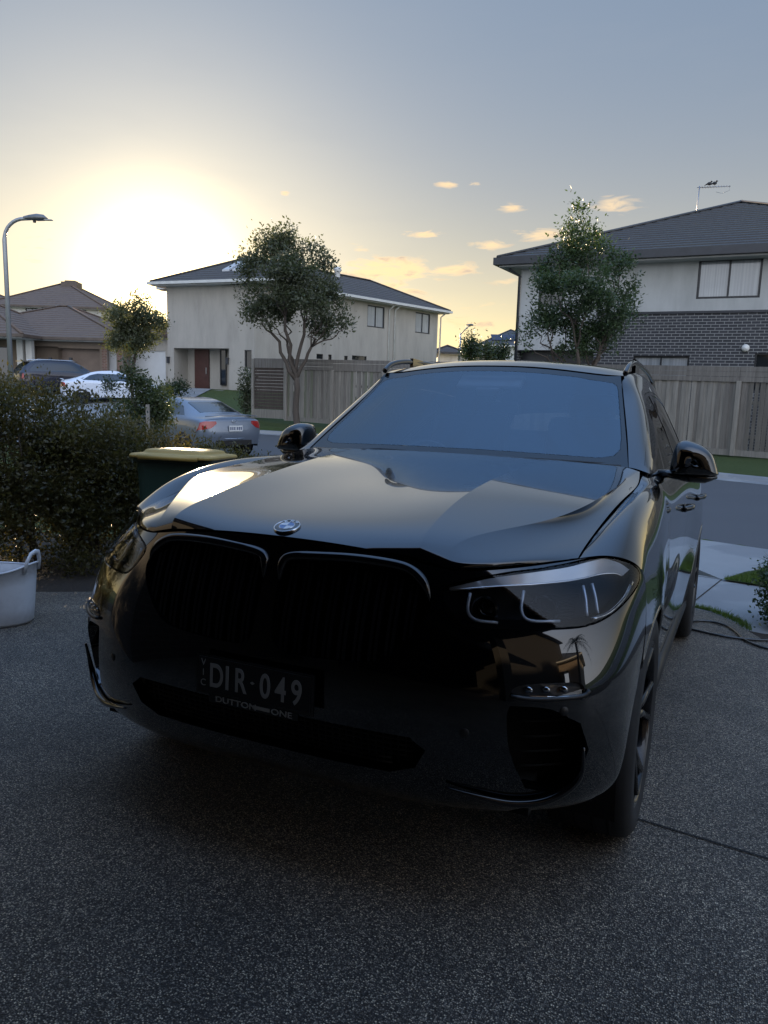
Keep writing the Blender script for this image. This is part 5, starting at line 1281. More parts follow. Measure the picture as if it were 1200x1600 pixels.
# ---------------------------------------------------------------- cars across the street
def bg_car(name, label, X, Y, ang, col, kind='sedan', W=.90, zg=None, H=1.43, plate=False, group=None, spoiler=False):
    z = ground_z(X, Y)+.04 if zg is None else zg
    t = thing(name, label, 'car', (X, Y, z), ang)
    w = W; k = H/1.43
    if kind == 'sedan':
        top = [(.10, 1.00, .70), (.50, 1.06, .68), (1.30, 1.375, .60), (2.0, 1.43, .60), (2.62, 1.40, .61), (3.40, 1.02, .70), (4.15, .88, .66), (4.48, .70, .55)]
        belt = [(.22, .93), (.55, .97), (1.05, .975), (1.9, .965), (2.7, .955), (3.20, .94), (4.10, .80), (4.42, .64)]
    else:
        top = [(.06, 1.05, .74), (.22, 1.22, .70), (.62, 1.60, .66), (1.8, 1.66, .68), (2.7, 1.60, .68), (3.50, 1.14, .72), (4.25, 1.02, .68), (4.52, .80, .56)]
        belt = [(.16, 1.02), (.30, 1.08), (.60, 1.10), (1.8, 1.08), (2.7, 1.06), (3.30, 1.04), (4.15, .94), (4.46, .74)]
    rows = [[(0, .06, .34), (.45*w, .06, .34), (.72*w, .10, .34), (.88*w, .17, .33), (.95*w, .26, .32), (.96*w, .33, .30), (.96*w, .36, .27)],
            [(0, -.02, .60), (.45*w, -.01, .60), (.72*w, .03, .60), (.90*w, .11, .60), (.965*w, .22, .56), (.98*w, .32, .45), (.965*w, .37, .28)],
            [(0, .02, .84), (.45*w, .03, .84), (.72*w, .06, .83), (.90*w, .13, .80), (.97*w, .24, .74), (.995*w, .34, .58), (.97*w, .40, .29)]]
    for (y, z1, r_), (yb, zb) in zip(top, belt):
        e = .97 if .4 < y < 4.2 else .93
        rows.append([(0, y, z1), (.45*w, y, z1-.008), (r_*w*1.0, y+.0, z1-.045), (.93*w*e/.97, yb, zb), (.985*w*e/.97, yb, zb-.11), (w*e/.97, yb, .60 if zb > .7 else .5), (.97*w*e/.97, yb, .27)])
    rows.append([(0, 4.56, .45), (.45*w, 4.53, .45), (.70*w, 4.45, .45), (.88*w, 4.34, .45), (.92*w, 4.25, .42), (.93*w, 4.20, .38), (.93*w, 4.18, .27)])
    rows = [[(a, b, c*(k if c > 1.0 else 1)) for a, b, c in r_] for r_ in rows]
    P = Patch(rows, sym=True, fit=.7)
    def rc(u0, v0, u1, v1):
        n = 10; return [(u0+(u1-u0)*i/n, v0) for i in range(n)]+[(u1, v0+(v1-v0)*i/n) for i in range(n)]+[(u1+(u0-u1)*i/n, v1) for i in range(n)]+[(u0, v1+(v0-v1)*i/n) for i in range(n)]
    ur = (4.15, 4.92) if kind == 'sedan' else (4.05, 4.85)
    side = [(4.7 if kind == 'sedan' else 4.5, 2.9), (5.0, 2.25), (5.4, 2.12), (6.9, 2.12), (7.5, 2.35), (7.85, 2.9)]
    tl = [(2.05, 1.3), (1.6, 1.9), (1.5, 3.0), (1.75, 4.1), (2.1, 4.75), (2.55, 4.6), (2.75, 3.4), (2.5, 2.0), (2.4, 1.35)] if kind == 'sedan' else [(1.9, 2.6), (1.9, 3.6), (2.1, 4.1), (3.1, 4.1), (3.2, 2.9), (2.8, 2.7)]
    c = Cut(P, [('rear_glass', rc(ur[0], -.3, ur[1], 1.72)), ('screen', rc(7.12, -.3, 7.88, 1.75)), ('side_glass', side), ('tail', tl), ('front', rc(10.2, 1.7, 10.8, 3.6))], 5, ctr=(0, 2.3, .6))
    c.obj('body', 'rest', col, t, gap=0); DG = mat('tinted_glass', (.015, .018, .022), .04, coat=1.)
    c.obj('rear_window', 'rear_glass', DG, t, gap=.01, rim=False); c.obj('windscreen', 'screen', DG, t, gap=.01, rim=False)
    c.obj('side_window', 'side_glass', DG, t, mode='pair', gap=.008, rim=False)
    c.obj('tail_light', 'tail', mat('tail_red', (.32, .012, .012), .15, coat=1), t, mode='pair', gap=.004, push=.004)
    c.obj('headlight', 'front', mat('lamp_clear', (.5, .52, .55), .1, coat=1), t, mode='pair', gap=0, rim=False)
    for sx in (1, -1):
        for yc in (.86, 3.62):
            wh = bpy.data.objects.new('wheel', None); C.objects.link(wh); wh.parent = t; wh.location = (sx*(w-.11), yc, .32)
            m = MB(); m.lathe([(0, -.1), (.30, -.11), (.325, -.08), (.325, .08), (.30, .115), (.21, .11)], n=24, axis='X') if sx > 0 else m.lathe([(0, .1), (.30, .11), (.325, .08), (.325, -.08), (.30, -.115), (.21, -.11)], n=24, axis='X'); m.build('tyre', RUBBER, wh)
            m = MB(); o = sx*.105; m.lathe([(0, o-.01*sx), (.06, o), (.07, o-.02*sx), (.205, o-.012*sx), (.215, o+.004*sx)], n=24, axis='X'); m.build('rim', mat('alloy', (.35, .36, .38), .3, .8), wh)
            m = MB(); m.lathe([(0, sx*.006+.0), (.375, sx*.006)], (sx*(w-.012), yc, .34), 24, 'X'); m.build('wheel_well', DARKVOID, t)
        m = MB(); m.ellipsoid((sx*(w+.09), 3.12, 1.0*k if kind == 'sedan' else 1.14), (.10, .06, .07), 12, 8); m.box((sx*(w-.02), 3.14, .96 if kind == 'sedan' else 1.1), (.16, .05, .04)); m.build('wing_mirror', col, t)
        for yd in ((1.85, 2.85)): m = MB(); m.box((sx*(w-.005), yd, .86 if kind == 'sedan' else .95), (.03, .16, .03)); m.build('handle', col, t)
    m = MB(); m.box((0, 2.3, .30), (1.5*w, 3.6, .16)); m.build('underbody', DARKVOID, t)
    m = MB(); m.box((0, .045, .39), (1.1*w, .05, .12)); m.build('rear_diffuser', TRIM, t)
    if plate:
        m = MB(); m.box((0, -.035, .735), (.372, .012, .134)); pl = m.build('number_plate', mat('plate_white', (.62, .63, .62), .5), t)
        for i in range(6): m = MB(); m.box((-.145+i*.055+(.018 if i > 2 else 0), -.043, .735), (.030, .004, .07)); m.build('plate_character', mat('plate_blue', (.05, .07, .16), .5), pl)
        m = MB(); Rm = Matrix.Rotation(R(90), 4, 'X'); m.tube([(.075*math.cos(a), .036*math.sin(a), 0) for a in np.linspace(0, 2*math.pi, 25)[:-1]], .006, 6, closed=True)
        m.tube([(-.032, -.024, 0), (-.020, .024, 0)], .006, 6); m.tube([(.020, -.024, 0), (.032, .024, 0)], .006, 6); m.tube([(-.026, -.004, 0), (.0, .004, 0), (.026, .004, 0)], .005, 6)
        m.xf(Matrix.Translation((0, .01, .90)) @ Rm); m.build('boot_emblem', CHROME, t)
    if spoiler:
        m = MB(); m.tube([(-.80*w, .14, 1.015), (-.4*w, .055, 1.045), (0, .035, 1.055), (.4*w, .055, 1.045), (.80*w, .14, 1.015)], .022, 8, sq=(1.6, .6)); m.build('boot_spoiler', col, t)
        m = MB(); m.tube([(-.85*w, .13, .50), (0, -.035, .485), (.85*w, .13, .50)], .02, 8); m.build('bumper_crease', col, t)
    if kind == 'suv':
        for sx in (1, -1): m = MB(); m.tube([(sx*.60, .75, 1.655), (sx*.60, .9, 1.70), (sx*.60, 2.5, 1.695), (sx*.60, 2.7, 1.635)], .018, 8); m.build('roof_rail', CHROME, t)
        m = MB(); m.box((0, .40, 1.60), (1.05, .30, .035)); m.build('roof_spoiler', col, t)
    return t
def cpaint(name, c, metal=.3): return matf(name, lambda t: (t.col(t.mix(t.noise(t.co(), 900, 2), c, tuple(min(1, q*1.15) for q in c))),), rough=.35, metal=metal, coat=1.0)
bg_car('parked_sedan', 'grey-blue sedan at the kerb, its red tail lights and number plate towards the camera', -3.60, 18.4, R(46), cpaint('grey_blue_paint', (.17, .20, .25), .5), 'sedan', H=1.41, plate=True, spoiler=True)
bg_car('parked_sedan', 'white sedan on the drive opposite, side on behind the young tree', -14.55, 34.6, R(-66), cpaint('white_paint', (.62, .66, .74), 0.), 'sedan', W=.89, H=1.43, spoiler=True)
bg_car('parked_suv', 'dark compact SUV on the drive opposite, left of the white sedan', -17.6, 36.8, R(-48), cpaint('navy_paint', (.018, .016, .024), .3), 'suv', H=1.46)
# ---------------------------------------------------------------- foliage
def foliage(name, c1, c2, tr=.35, rough=.42, tcol=None):
    if name in MATS: return MATS[name]
    m = bpy.data.materials.new(name); m.use_nodes = True; t = NT(m)
    g = t.N('ShaderNodeNewGeometry'); r_ = g.outputs['Random Per Island']; n = t.noise(t.co(), 1.6, 3, .6)
    c = t.mix(r_, c1, c2); c = t.mix(t.ramp(n, [(.4, 0.), (.7, .55)]), c, tuple(q*1.5 for q in c2)); t.col(c); t.rough(rough)
    tl = t.N('ShaderNodeBsdfTranslucent'); t.put(tl.inputs[0], t.mix(1., c, tcol or (1.5, 1.6, .7), 'MULTIPLY'))
    mx = t.N('ShaderNodeMixShader'); mx.inputs[0].default_value = tr; t.L.new(t.b.outputs[0], mx.inputs[1]); t.L.new(tl.outputs[0], mx.inputs[2])
    t.L.new(mx.outputs[0], t.n['Material Output'].inputs[0]); MATS[name] = m; return m
def leaf_cloud(name, blobs, n, size, m, parent=None, elong=2.2, shell=.35, up=.25, seed=1, origin=(0, 0, 0)):
    """blobs: (centre, radii, weight); each leaf is a small folded blade"""
    g = np.random.default_rng(seed); Cn = np.array([b[0] for b in blobs], float); Rd = np.array([b[1] for b in blobs], float); w = np.array([b[2] if len(b) > 2 else b[1][0]*b[1][1]*b[1][2] for b in blobs], float); w /= w.sum()
    k = g.choice(len(blobs), n, p=w); d = g.normal(size=(n, 3)); d /= np.linalg.norm(d, axis=1)[:, None]; r_ = (shell+(1-shell)*g.random(n))**(1/1.6)
    r_ *= 1+.10*g.normal(size=n)
    p = Cn[k]+d*Rd[k]*r_[:, None]
    # small twigs: clump the leaves in tufts
    tuft = p+g.normal(size=(n, 3))*size*.9; idx = (np.arange(n)//5)*5; p = p[np.minimum(idx, n-1)]*.0+tuft[np.minimum(idx, n-1)]+g.normal(size=(n, 3))*size*1.1
    ax = g.normal(size=(n, 3)); ax[:, 2] = np.abs(ax[:, 2])*(.4+up*2); ax += d*.7; ax /= np.linalg.norm(ax, axis=1)[:, None]
    s_ = np.cross(ax, g.normal(size=(n, 3))); s_ /= np.linalg.norm(s_, axis=1)[:, None]; nn = np.cross(ax, s_)
    L = size*(.6+.8*g.random(n))[:, None]; Wd = L/elong
    a = p; b = p+ax*L*.45+s_*Wd*.5+nn*Wd*.18; c = p+ax*L; e = p+ax*L*.45-s_*Wd*.5+nn*Wd*.18
    V = np.stack([a, b, c, e], 1).reshape(-1, 3)-np.array(origin); F = np.arange(n*4).reshape(n, 4)
    return link(name, fast_mesh(name, V, F), m, parent)
def clumps(blobs, k, f, seed=1):
    g = random.Random(seed); o = []
    for b in blobs:
        c, r_ = b[0], b[1]
        for _ in range(k):
            d = Vector((g.gauss(0, 1), g.gauss(0, 1), g.gauss(.15, 1))).normalized()*g.uniform(.35, 1.05); s_ = g.uniform(.6, 1.35)*f
            o.append(((c[0]+d.x*r_[0], c[1]+d.y*r_[1], c[2]+d.z*r_[2]), (r_[0]*s_, r_[1]*s_, r_[2]*s_*.7), r_[0]*r_[1]*r_[2]*s_**2*g.uniform(.5, 1.3)))
    return o
def branch(m, p, q, r0, r1, wob=.06, n=5):
    p, q = Vector(p), Vector(q); L = (q-p).length; pts = [p.lerp(q, i/n)+Vector((random.uniform(-1, 1), random.uniform(-1, 1), random.uniform(-.5, .5)))*L*wob*(1 if 0 < i < n else 0) for i in range(n+1)]
    m.tube(pts, [r0+(r1-r0)*i/n for i in range(n+1)], 7); return pts
def tree(name, label, base, blobs, trunk_h, r, n, size, m, split=5, cat='tree', group=None, seed=1, elong=2.2, limbs=5, k=9, f=.34):
    b = Vector(base); t = thing(name, label, cat, base, 0, group); g = random.Random(seed); random.seed(seed)
    mb = MB(); top = Vector((g.uniform(-.06, .06), 0, trunk_h)); branch(mb, (0, 0, -.1), top, r, r*.8, .02)
    C_ = [Vector(bl[0])-b for bl in blobs]; cen = sum(C_, Vector())/len(C_)
    # a few main limbs, each feeding the clumps around it
    seeds = [C_[g.randrange(len(C_))] for _ in range(limbs)]
    for _ in range(6):
        grp = [[] for _ in seeds]
        for c in C_: grp[min(range(len(seeds)), key=lambda i: (c-seeds[i]).length)].append(c)
        seeds = [sum(q, Vector())/len(q) if q else seeds[i] for i, q in enumerate(grp)]
    for sd, q in zip(seeds, grp):
        if not q: continue
        fork = top.lerp(sd, .52)+Vector((g.uniform(-.1, .1), g.uniform(-.1, .1), g.uniform(-.15, .05)))*trunk_h*.3
        st = top-Vector((0, 0, g.uniform(0, .22)*trunk_h)); branch(mb, st, fork, r*.58, r*.38, .05)
        for c in q:
            br = branch(mb, fork, c, r*.26, r*.08, .09, 6)
            for _ in range(split):
                d = Vector((g.gauss(0, 1), g.gauss(0, 1), g.gauss(.25, 1))).normalized()*g.uniform(.2, .5)*r*6; p0 = br[g.randrange(2, 6)]; branch(mb, p0, p0+d, r*.07, r*.02, .1, 4)
    mb.build('trunk', BARK, t)
    leaf_cloud('crown', clumps(blobs, k, f, seed), n, size, m, t, elong, seed=seed, shell=.15, origin=tuple(b)); return t
OLIVE = foliage('leaf_olive', (.030, .044, .020), (.062, .080, .034), .28, .38)
GUM = foliage('leaf_grey_green', (.046, .054, .034), (.090, .100, .060), .34, .45)
FRESH = foliage('leaf_fresh', (.030, .050, .026), (.060, .092, .042), .32, .42)
HEDGEM = foliage('leaf_hedge', (.027, .033, .015), (.088, .083, .038), .46, .30, (2.1, 1.8, .8))
DARKG = foliage('leaf_dark', (.012, .026, .010), (.030, .050, .018), .2, .4)
SHR = .95
def B(px, py, Y, rx, rz, ry=None, w=None):
    p = atd(px, py, Y); f = Y/FPX*SHR; r3 = (rx*f, (ry if ry else rx)*f*.95, rz*f); return (tuple(p), r3) if w is None else (tuple(p), r3, w)
# street tree before the beige house
Y1 = 28.0; b1 = atd(464, 655, Y1)
bl = [B(405, 400, Y1, 24, 26), B(395, 440, Y1+.8, 24, 28), B(410, 490, Y1, 30, 26), B(440, 385, Y1-.3, 32, 26), B(470, 400, Y1+.5, 30, 26), B(500, 410, Y1, 22, 22), B(440, 430, Y1-1.2, 36, 34), B(480, 450, Y1-.8, 36, 32), B(455, 475, Y1+.9, 44, 30), B(515, 460, Y1, 26, 22), B(520, 495, Y1+.3, 26, 20), B(540, 512, Y1-.2, 18, 12), B(495, 505, Y1+.7, 26, 20), B(425, 365, Y1, 18, 12), B(490, 480, Y1-1.4, 26, 22), B(385, 470, Y1-.3, 12, 18)]
tree('street_tree', 'grey-green street tree with open round crown before the beige house and the fence', (b1.x, b1.y, ground_z(b1.x, b1.y)), bl, 1.9, .13, 22000, .115, GUM, seed=3)
# street tree before the brick house
Y2 = 19.0; b2 = atd(903, 690, Y2)
bl = [B(870, 405, Y2, 30, 26), B(915, 400, Y2+.4, 34, 30), B(955, 425, Y2, 28, 26), B(975, 462, Y2, 26, 20), B(870, 450, Y2-.5, 34, 28), B(920, 455, Y2-.8, 40, 34), B(850, 500, Y2, 32, 22), B(835, 515, Y2+.3, 20, 18), B(890, 500, Y2+.4, 36, 26), B(940, 500, Y2-.3, 38, 28), B(985, 485, Y2+.3, 18, 18), B(905, 535, Y2, 34, 20), B(950, 530, Y2+.2, 28, 18), B(860, 425, Y2+.6, 24, 20), B(965, 405, Y2+.3, 20, 14)]
bs = [B(903, 340, Y2, 14, 22), B(880, 360, Y2, 14, 8), B(925, 358, Y2, 14, 8), B(900, 375, Y2, 24, 14)]
t2 = tree('street_tree', 'green street tree with a thin leader, standing before the charcoal brick house', (b2.x, b2.y, ground_z(b2.x, b2.y)), bl+[B(822, 540, Y2, 10, 10), B(995, 440, Y2, 10, 12), B(845, 470, Y2, 12, 12), B(880, 545, Y2, 20, 8), B(930, 375, Y2, 16, 10)], 1.4, .10, 19000, .080, FRESH, seed=8)
leaf_cloud('crown_top', bs, 1300, .085, FRESH, t2, seed=12, origin=tuple(t2.location))
# young trees at the left
Y3 = 26.; b3 = atd(206, 640, Y3)
bl = [B(190, 500, Y3, 20, 22), B(212, 490, Y3, 26, 20), B(235, 505, Y3, 18, 20), B(200, 525, Y3, 26, 22), B(225, 528, Y3, 22, 20), B(210, 545, Y3, 16, 10)]
tree('young_tree', 'young street tree with small round crown before the garage of the beige house', (b3.x, b3.y, ground_z(b3.x, b3.y)), bl, 2.3, .06, 9000, .10, GUM, seed=5, split=3)
Y4 = 12.5; b4 = atd(225, 690, Y4)
bl = [B(205, 590, Y4, 18, 20, w=1.), B(225, 612, Y4, 30, 24, w=3.), B(245, 630, Y4, 26, 18, w=2.), B(215, 640, Y4, 34, 22, w=3.), B(232, 655, Y4, 30, 22, w=3.), B(200, 560, Y4, 6, 22, w=.25)]
tree('tall_shrub', 'loose leafy shrub with upright shoots behind the hedge, left of the grey-blue sedan', (b4.x, b4.y, .05), bl, .5, .03, 6500, .055, OLIVE, seed=6, split=3, cat='shrub')
m = MB(); p = atd(231, 645, 12.2); m.box((0, 0, (p.z)/2+.06), (.05, .05, p.z+.14)); o = m.build('tree_stake', TIMB[1], loc=(p.x, p.y, 0)); tag(o, 'pale timber stake standing in the loose shrub behind the hedge', 'stake')
# shrubs by the far houses
def shrub(name, label, bl, n, size, m_, seed=1, cat='shrub', elong=2.2):
    z = min(b[0][2]-b[1][2] for b in bl); c = bl[0][0]; t = thing(name, label, cat, (c[0], c[1], z)); mb = MB(); g = random.Random(seed)
    for b in bl:
        q = Vector(b[0])-Vector((c[0], c[1], z))
        for _ in range(3): branch(mb, (g.uniform(-.05, .05), g.uniform(-.05, .05), 0), q+Vector((g.uniform(-.4, .4)*b[1][0], g.uniform(-.4, .4)*b[1][1], g.uniform(-.2, .6)*b[1][2])), .02, .006, .06)
    mb.build('stems', BARK, t); leaf_cloud('foliage', bl, n, size, m_, t, elong, seed=seed, origin=(c[0], c[1], z)); return t
shrub('tall_shrub', 'narrow dark shrub against the left end of the slat gate', [B(386, 592, 31.2, 8, 16), B(385, 618, 31.2, 9, 16), B(387, 636, 31.2, 9, 10)], 1800, .10, GUM, 21)
shrub('low_hedge', 'low clipped hedge on the lawn before the white garage door', [B(262, 612, 33.5, 14, 10), B(280, 607, 33.5, 13, 9), B(248, 618, 33.4, 10, 9)], 2400, .10, DARKG, 22, cat='hedge')
shrub('small_plant', 'small dark pointed plant in front of the white sedan', [B(172, 603, 31.5, 9, 6), B(168, 597, 31.5, 4, 6)], 500, .09, DARKG, 23, cat='plant')
shrub('small_conifer', 'dark pointed conifer among the distant low roofs', [B(737, 550, 50, 14, 14), B(734, 535, 50, 7, 12), B(735, 522, 50, 3, 9)], 2200, .16, DARKG, 24, cat='conifer')
shrub('round_shrub', 'yellow-green rounded shrub right of the small distant conifer', [B(764, 556, 48, 10, 14), B(762, 545, 48, 6, 8)], 1200, .16, OLIVE, 25)
shrub('round_shrub', 'dark distant shrub touching the corner of the charcoal brick house', [B(784, 556, 46, 9, 14), B(787, 545, 46, 5, 8)], 1200, .15, DARKG, 26)
# ---------------------------------------------------------------- the hedge along the drive
def hedge():
    c = SLAB @ Vector((-3.6, 3.6, 0)); t = thing('hedge', 'tall dark small-leaved hedge along the left side of the driveway, sunlit on top', 'hedge', tuple(c))
    bl = []; g = random.Random(4)
    # line of the bed from the near left to behind the bin; top falls away to the right
    path = [(-5.2, 4.9, 1.90, .62), (-4.6, 5.5, 1.90, .66), (-4.0, 5.9, 1.86, .70), (-3.55, 6.25, 1.76, .70), (-3.1, 6.55, 1.60, .68), (-2.75, 6.9, 1.36, .60), (-2.45, 7.3, 1.22, .54), (-2.2, 7.75, 1.08, .48), (-1.9, 8.1, .95, .42), (-1.55, 8.3, .86, .36), (-1.15, 8.45, .80, .32)]
    for x, y, zt, r_ in path:
        zb = .25 if y < 7 else .15
        for k in range(4):
            zc = zb+.25+(zt-zb-.45)*k/3; bl.append(((x+g.uniform(-.12, .12), y+g.uniform(-.1, .1), zc), (r_*g.uniform(.85, 1.05), r_*g.uniform(.8, 1.0), .34), 1.))
        for _ in range(3): bl.append(((x+g.uniform(-.4, .4), y+g.uniform(-.35, .35), zt-.13+g.uniform(-.06, .10)), (g.uniform(.16, .26), g.uniform(.16, .26), g.uniform(.12, .22)), .22))
    leaf_cloud('foliage', bl, 95000, .036, HEDGEM, t, 2.1, shell=.6, seed=31, origin=tuple(c))
    leaf_cloud('leaf_tufts', clumps(bl, 5, .26, 77), 75000, .037, HEDGEM, t, 2.1, shell=.3, seed=33, origin=tuple(c))
    # new shoots standing out of the top
    sh = []
    for _ in range(620):
        i = g.randrange(len(path)-1); a = g.random(); x, y, zt, r_ = [path[i][q]*(1-a)+path[i+1][q]*a for q in range(4)]
        sh.append(((x+g.uniform(-.5, .5)*r_*1.4, y+g.uniform(-.5, .5)*r_*1.4, zt+g.uniform(-.12, .10)), (.024, .024, g.uniform(.06, .18)), 1.))
    leaf_cloud('shoots', sh, 14000, .038, HEDGEM, t, 2.6, shell=.2, up=1., seed=32, origin=tuple(c))
    mb = MB()
    for x, y, zt, r_ in path:
        for _ in range(7): branch(mb, (x+g.uniform(-.15, .15)-c.x, y+g.uniform(-.1, .1)-c.y, .05-c.z), (x+g.uniform(-.4, .4)-c.x, y+g.uniform(-.35, .35)-c.y, zt-.25-c.z), .014, .005, .05)
    mb.build('stems', BARK, t)
hedge()
# garden at the right edge
p = atz(1196, 985, .12)
g_ = lambda dx, dy, dz: (p.x+dx, p.y+dy, .12+dz)
shrub('garden_shrub', 'small round-leaved green shrub at the right edge beside the footpath', [(g_(.16, .05, .16), (.17, .17, .14)), (g_(.16, .1, .36), (.16, .16, .13)), (g_(.26, .1, .05), (.2, .2, .1)), (g_(.30, .25, .30), (.22, .22, .26))], 5200, .030, FRESH, 41, elong=1.5)
def spiky():
    c = atz(1212, 905, .12); t = thing('spiky_plant', 'dark spiky palm-like plant at the right edge above the garden shrub', 'plant', (c.x, c.y, .12)); g = random.Random(9); m = MB()
    for k in range(70):
        a = g.uniform(0, 2*math.pi); el = g.uniform(.1, 1.35); L = g.uniform(.22, .38); d = Vector((math.cos(a)*math.cos(el), math.sin(a)*math.cos(el), math.sin(el))); s_ = d.cross(Vector((0, 0, 1))).normalized()*.006
        b0 = Vector((0, 0, .10)); q = b0+d*L*.6; e = b0+d*L+Vector((0, 0, -.06*L)); m.add([b0-s_, b0+s_, q+s_, q-s_, e], [(0, 1, 2, 3), (3, 2, 4)])
    m.build('fronds', foliage('frond', (.012, .030, .012), (.025, .05, .02), .15, .35), t); m = MB(); m.lathe([(.05, -.02), (.06, .06), (.03, .12)], n=10); m.build('stem', BARK, t)
spiky()
# grass tufts along the edge of the slab
def tufts():
    g = np.random.default_rng(5); pts = []
    E = [ats(1083, 949), ats(1110, 955), ats(1135, 965), ats(1155, 975), ats(1170, 986)]
    for i in range(len(E)-1):
        for _ in range(260):
            a = g.random(); q = E[i].lerp(E[i+1], a)+Vector((g.normal()*.014, abs(g.normal())*.02*(1+i*1.1), 0)); pts.append(SLAB @ q)
    for _ in range(2600):
        a, b = g.random(2); A_, B_, C_ = atz(1130, 905, .12), atz(1225, 886, .12), atz(1210, 917, .12)
        if a+b > 1: a, b = 1-a, 1-b
        pts.append(A_+(B_-A_)*a+(C_-A_)*b)
    P_ = np.array([tuple(q) for q in pts]); n = len(P_); d = g.normal(size=(n, 3))*.35; d[:, 2] = 1; L = (.018+.03*g.random(n))[:, None]; s_ = g.normal(size=(n, 3)); s_[:, 2] = 0; s_ /= np.linalg.norm(s_, axis=1)[:, None]
    V = np.stack([P_-s_*.0025, P_+s_*.0025, P_+d*L], 1).reshape(-1, 3); F = np.arange(3*n).reshape(n, 3)
    o = link('grass_tufts', fast_mesh('grass_tufts', V, F, 3), foliage('grass_blade', (.05, .10, .015), (.12, .17, .035), .3, .5)); o['kind'] = 'stuff'; tag(o, 'short green grass along the edge of the driveway and footpath', 'grass')
tufts()
# ---------------------------------------------------------------- bin, tub, cable
def bin_():
    t = thing('wheelie_bin', 'dark green wheelie bin with yellow lid between the hedge and the black SUV', 'bin'); 
    t.matrix_world = SLAB @ Matrix.Translation((-2.74, 3.05, 0)) @ Matrix.Rotation(R(20), 4, 'Z')
    gm = mat('bin_green', (.008, .030, .022), .5, var=.15); ym = mat('bin_yellow', (.34, .235, .06), .45, var=.2)
    def rr(w, d, r, n=4): return [(sx*(w/2-r)+r*math.cos(a), sy*(d/2-r)+r*math.sin(a)) for sx, sy, a0 in ((1, 1, 0), (-1, 1, 90), (-1, -1, 180), (1, -1, 270)) for a in [R(a0+90*k/n) for k in range(n+1)]]
    m = MB(); V = []; secs = [(.44, .50, .05, .05), (.46, .53, .06, .10), (.54, .66, .07, .90), (.56, .68, .07, .99), (.60, .72, .07, 1.0), (.60, .72, .07, 1.03)]
    for w, d, r, z in secs: V += [(x, y, z) for x, y in rr(w, d, r)]
    n = 20; m.add(V, [(i*n+k, i*n+(k+1) % n, (i+1)*n+(k+1) % n, (i+1)*n+k) for i in range(len(secs)-1) for k in range(n)]+[tuple(range(n))[::-1]], smooth=False); m.build('body', gm, t)
    m = MB(); V = []; secs = [(.64, .78, .08, 1.028), (.645, .785, .08, 1.045), (.62, .76, .08, 1.058), (.50, .60, .08, 1.066), (.47, .57, .08, 1.088), (.40, .50, .08, 1.095)]
    for w, d, r, z in secs: V += [(x, y+.0, z) for x, y in rr(w, d, r)]
    m.add(V, [(i*n+k, i*n+(k+1) % n, (i+1)*n+(k+1) % n, (i+1)*n+k) for i in range(len(secs)-1) for k in range(n)]+[tuple(range(n))[::-1], tuple((len(secs)-1)*n+k for k in range(n))]); lid = m.build('lid', ym, t, bevel=.006)
    m = MB(); m.tube([(-.22, -.40, 1.035), (.22, -.40, 1.035)], .018, 8); m.build('lid_grip', ym, lid)
    m = MB(); m.tube([(-.26, .40, 1.02), (-.26, .46, 1.02), (.26, .46, 1.02), (.26, .40, 1.02)], .016, 8); m.build('handle', gm, t)
    for x in (-.27, .27): m = MB(); m.lathe([(0, -.025), (.10, -.025), (.10, .025), (0, .025)], (x, .30, .10), 18, 'X'); m.build('wheel', RUBBER, t)
    m = MB(); m.tube([(-.27, .30, .10), (.27, .30, .10)], .012, 8); m.build('axle', TRIM, t)
bin_()
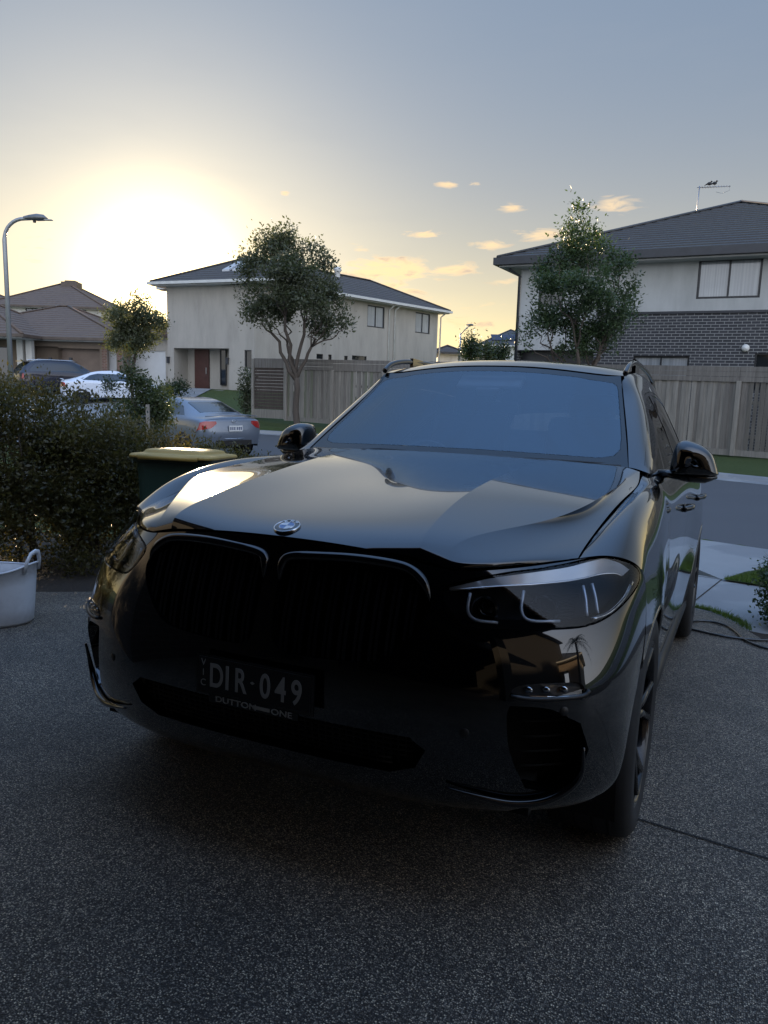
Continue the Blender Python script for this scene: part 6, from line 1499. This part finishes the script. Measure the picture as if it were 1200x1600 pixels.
def tub():
    p = ats(-14, 970); t = thing('flexi_tub', 'white oval flexible tub with loop handles on the driveway before the hedge', 'tub'); t.matrix_world = SLAB @ Matrix.Translation((p.x, p.y, 0)) @ Matrix.Rotation(R(22), 4, 'Z')
    def m_tub(q):
        n = q.noise(q.co(), 6, 6, .65); q.col(q.mix(q.ramp(n, [(.45, 0.), (.75, .6)]), (.68, .70, .73), (.42, .43, .45)))
    tm = matf('tub_plastic', m_tub, rough=.42, coat=.15); m = MB(); n = 56; V = []
    def rim(w): return .33+.055*abs(math.cos(w))**3.2
    lev = [(.0, 0), (1.02, 0), (1.09, .02), (1.12, .3), (1.15, .7), (1.17, 1.), (1.19, 1.005), (1.15, .99), (1.12, .7), (1.09, .3), (1.04, .04), (.0, .035)]
    for s_, h in lev:
        for k in range(n):
            w = 2*math.pi*k/n; V.append((.235*s_*math.cos(w), .195*s_*math.sin(w), h*rim(w) if h > .04 else h+.002))
    m.add(V, [(i*n+k, i*n+(k+1) % n, (i+1)*n+(k+1) % n, (i+1)*n+k) for i in range(len(lev)-1) for k in range(n)], smooth=True); m.build('body', tm, t)
    for sx in (1, -1):
        m = MB(); m.tube([(sx*.262, -.085, .335), (sx*.272, -.078, .40), (sx*.280, -.045, .447), (sx*.283, 0, .458), (sx*.280, .045, .447), (sx*.272, .078, .40), (sx*.262, .085, .335)], .0115, 8, sq=(1.5, .8)); m.build('handle', tm, t)
    m = MB(); m.tube([(.235*1.18*math.cos(w), .195*1.18*math.sin(w), rim(w)+.002) for w in np.linspace(0, 2*math.pi, 57)[:-1]], .007, 6, closed=True); m.build('rim', tm, t)
    # folded grey cloth inside
    m = MB(); n2 = 24; V = [(0, 0, .29)]; 
    for j in range(1, 7):
        for k in range(n2):
            w = 2*math.pi*k/n2; s_ = j/6*1.06; V.append((.235*s_*math.cos(w), .195*s_*math.sin(w), .27+.03*math.sin(3*w+j)*(j/6)-.05*(j/6)**2+.015*math.sin(5*w)))
    F = [(0, 1+k, 1+(k+1) % n2) for k in range(n2)]+[(1+(j-1)*n2+k, 1+j*n2+k, 1+j*n2+(k+1) % n2, 1+(j-1)*n2+(k+1) % n2) for j in range(1, 6) for k in range(n2)]
    m.add(V, F, smooth=True); o = m.build('cloth', mat('blue_grey_cloth', (.085, .12, .18), .9, var=.25, vscale=9)); o.matrix_world = t.matrix_world; tag(o, 'bunched blue-grey cloth lying inside the white tub', 'cloth')
tub()
def cable():
    L1 = [(1064, 985), (1072, 975), (1090, 970), (1115, 972), (1138, 979), (1152, 989), (1160, 997), (1172, 1004), (1190, 1011), (1215, 1016), (1250, 1017)]
    L2 = [(1250, 1000), (1215, 1000), (1185, 1000), (1160, 998), (1130, 994), (1105, 989), (1083, 984), (1068, 981), (1050, 977)]
    m = MB()
    for L in (L1, L2):
        P_ = [ats(px, py, .011) for px, py in L]; m.tube([(q[0], q[1], .011+(.014 if L is L1 and 4 < i < 9 else 0)) for i, q in enumerate(P_)][:0] or [tuple(q) for q in crom([tuple(p) for p in P_], 6)], .0085, 8)
    o = m.build('hose', mat('black_rubber_hose', (.012, .013, .014), .22, coat=.6)); o.matrix_world = SLAB; tag(o, 'thin black garden hose looped on the driveway behind the rear wheel', 'hose')
cable()
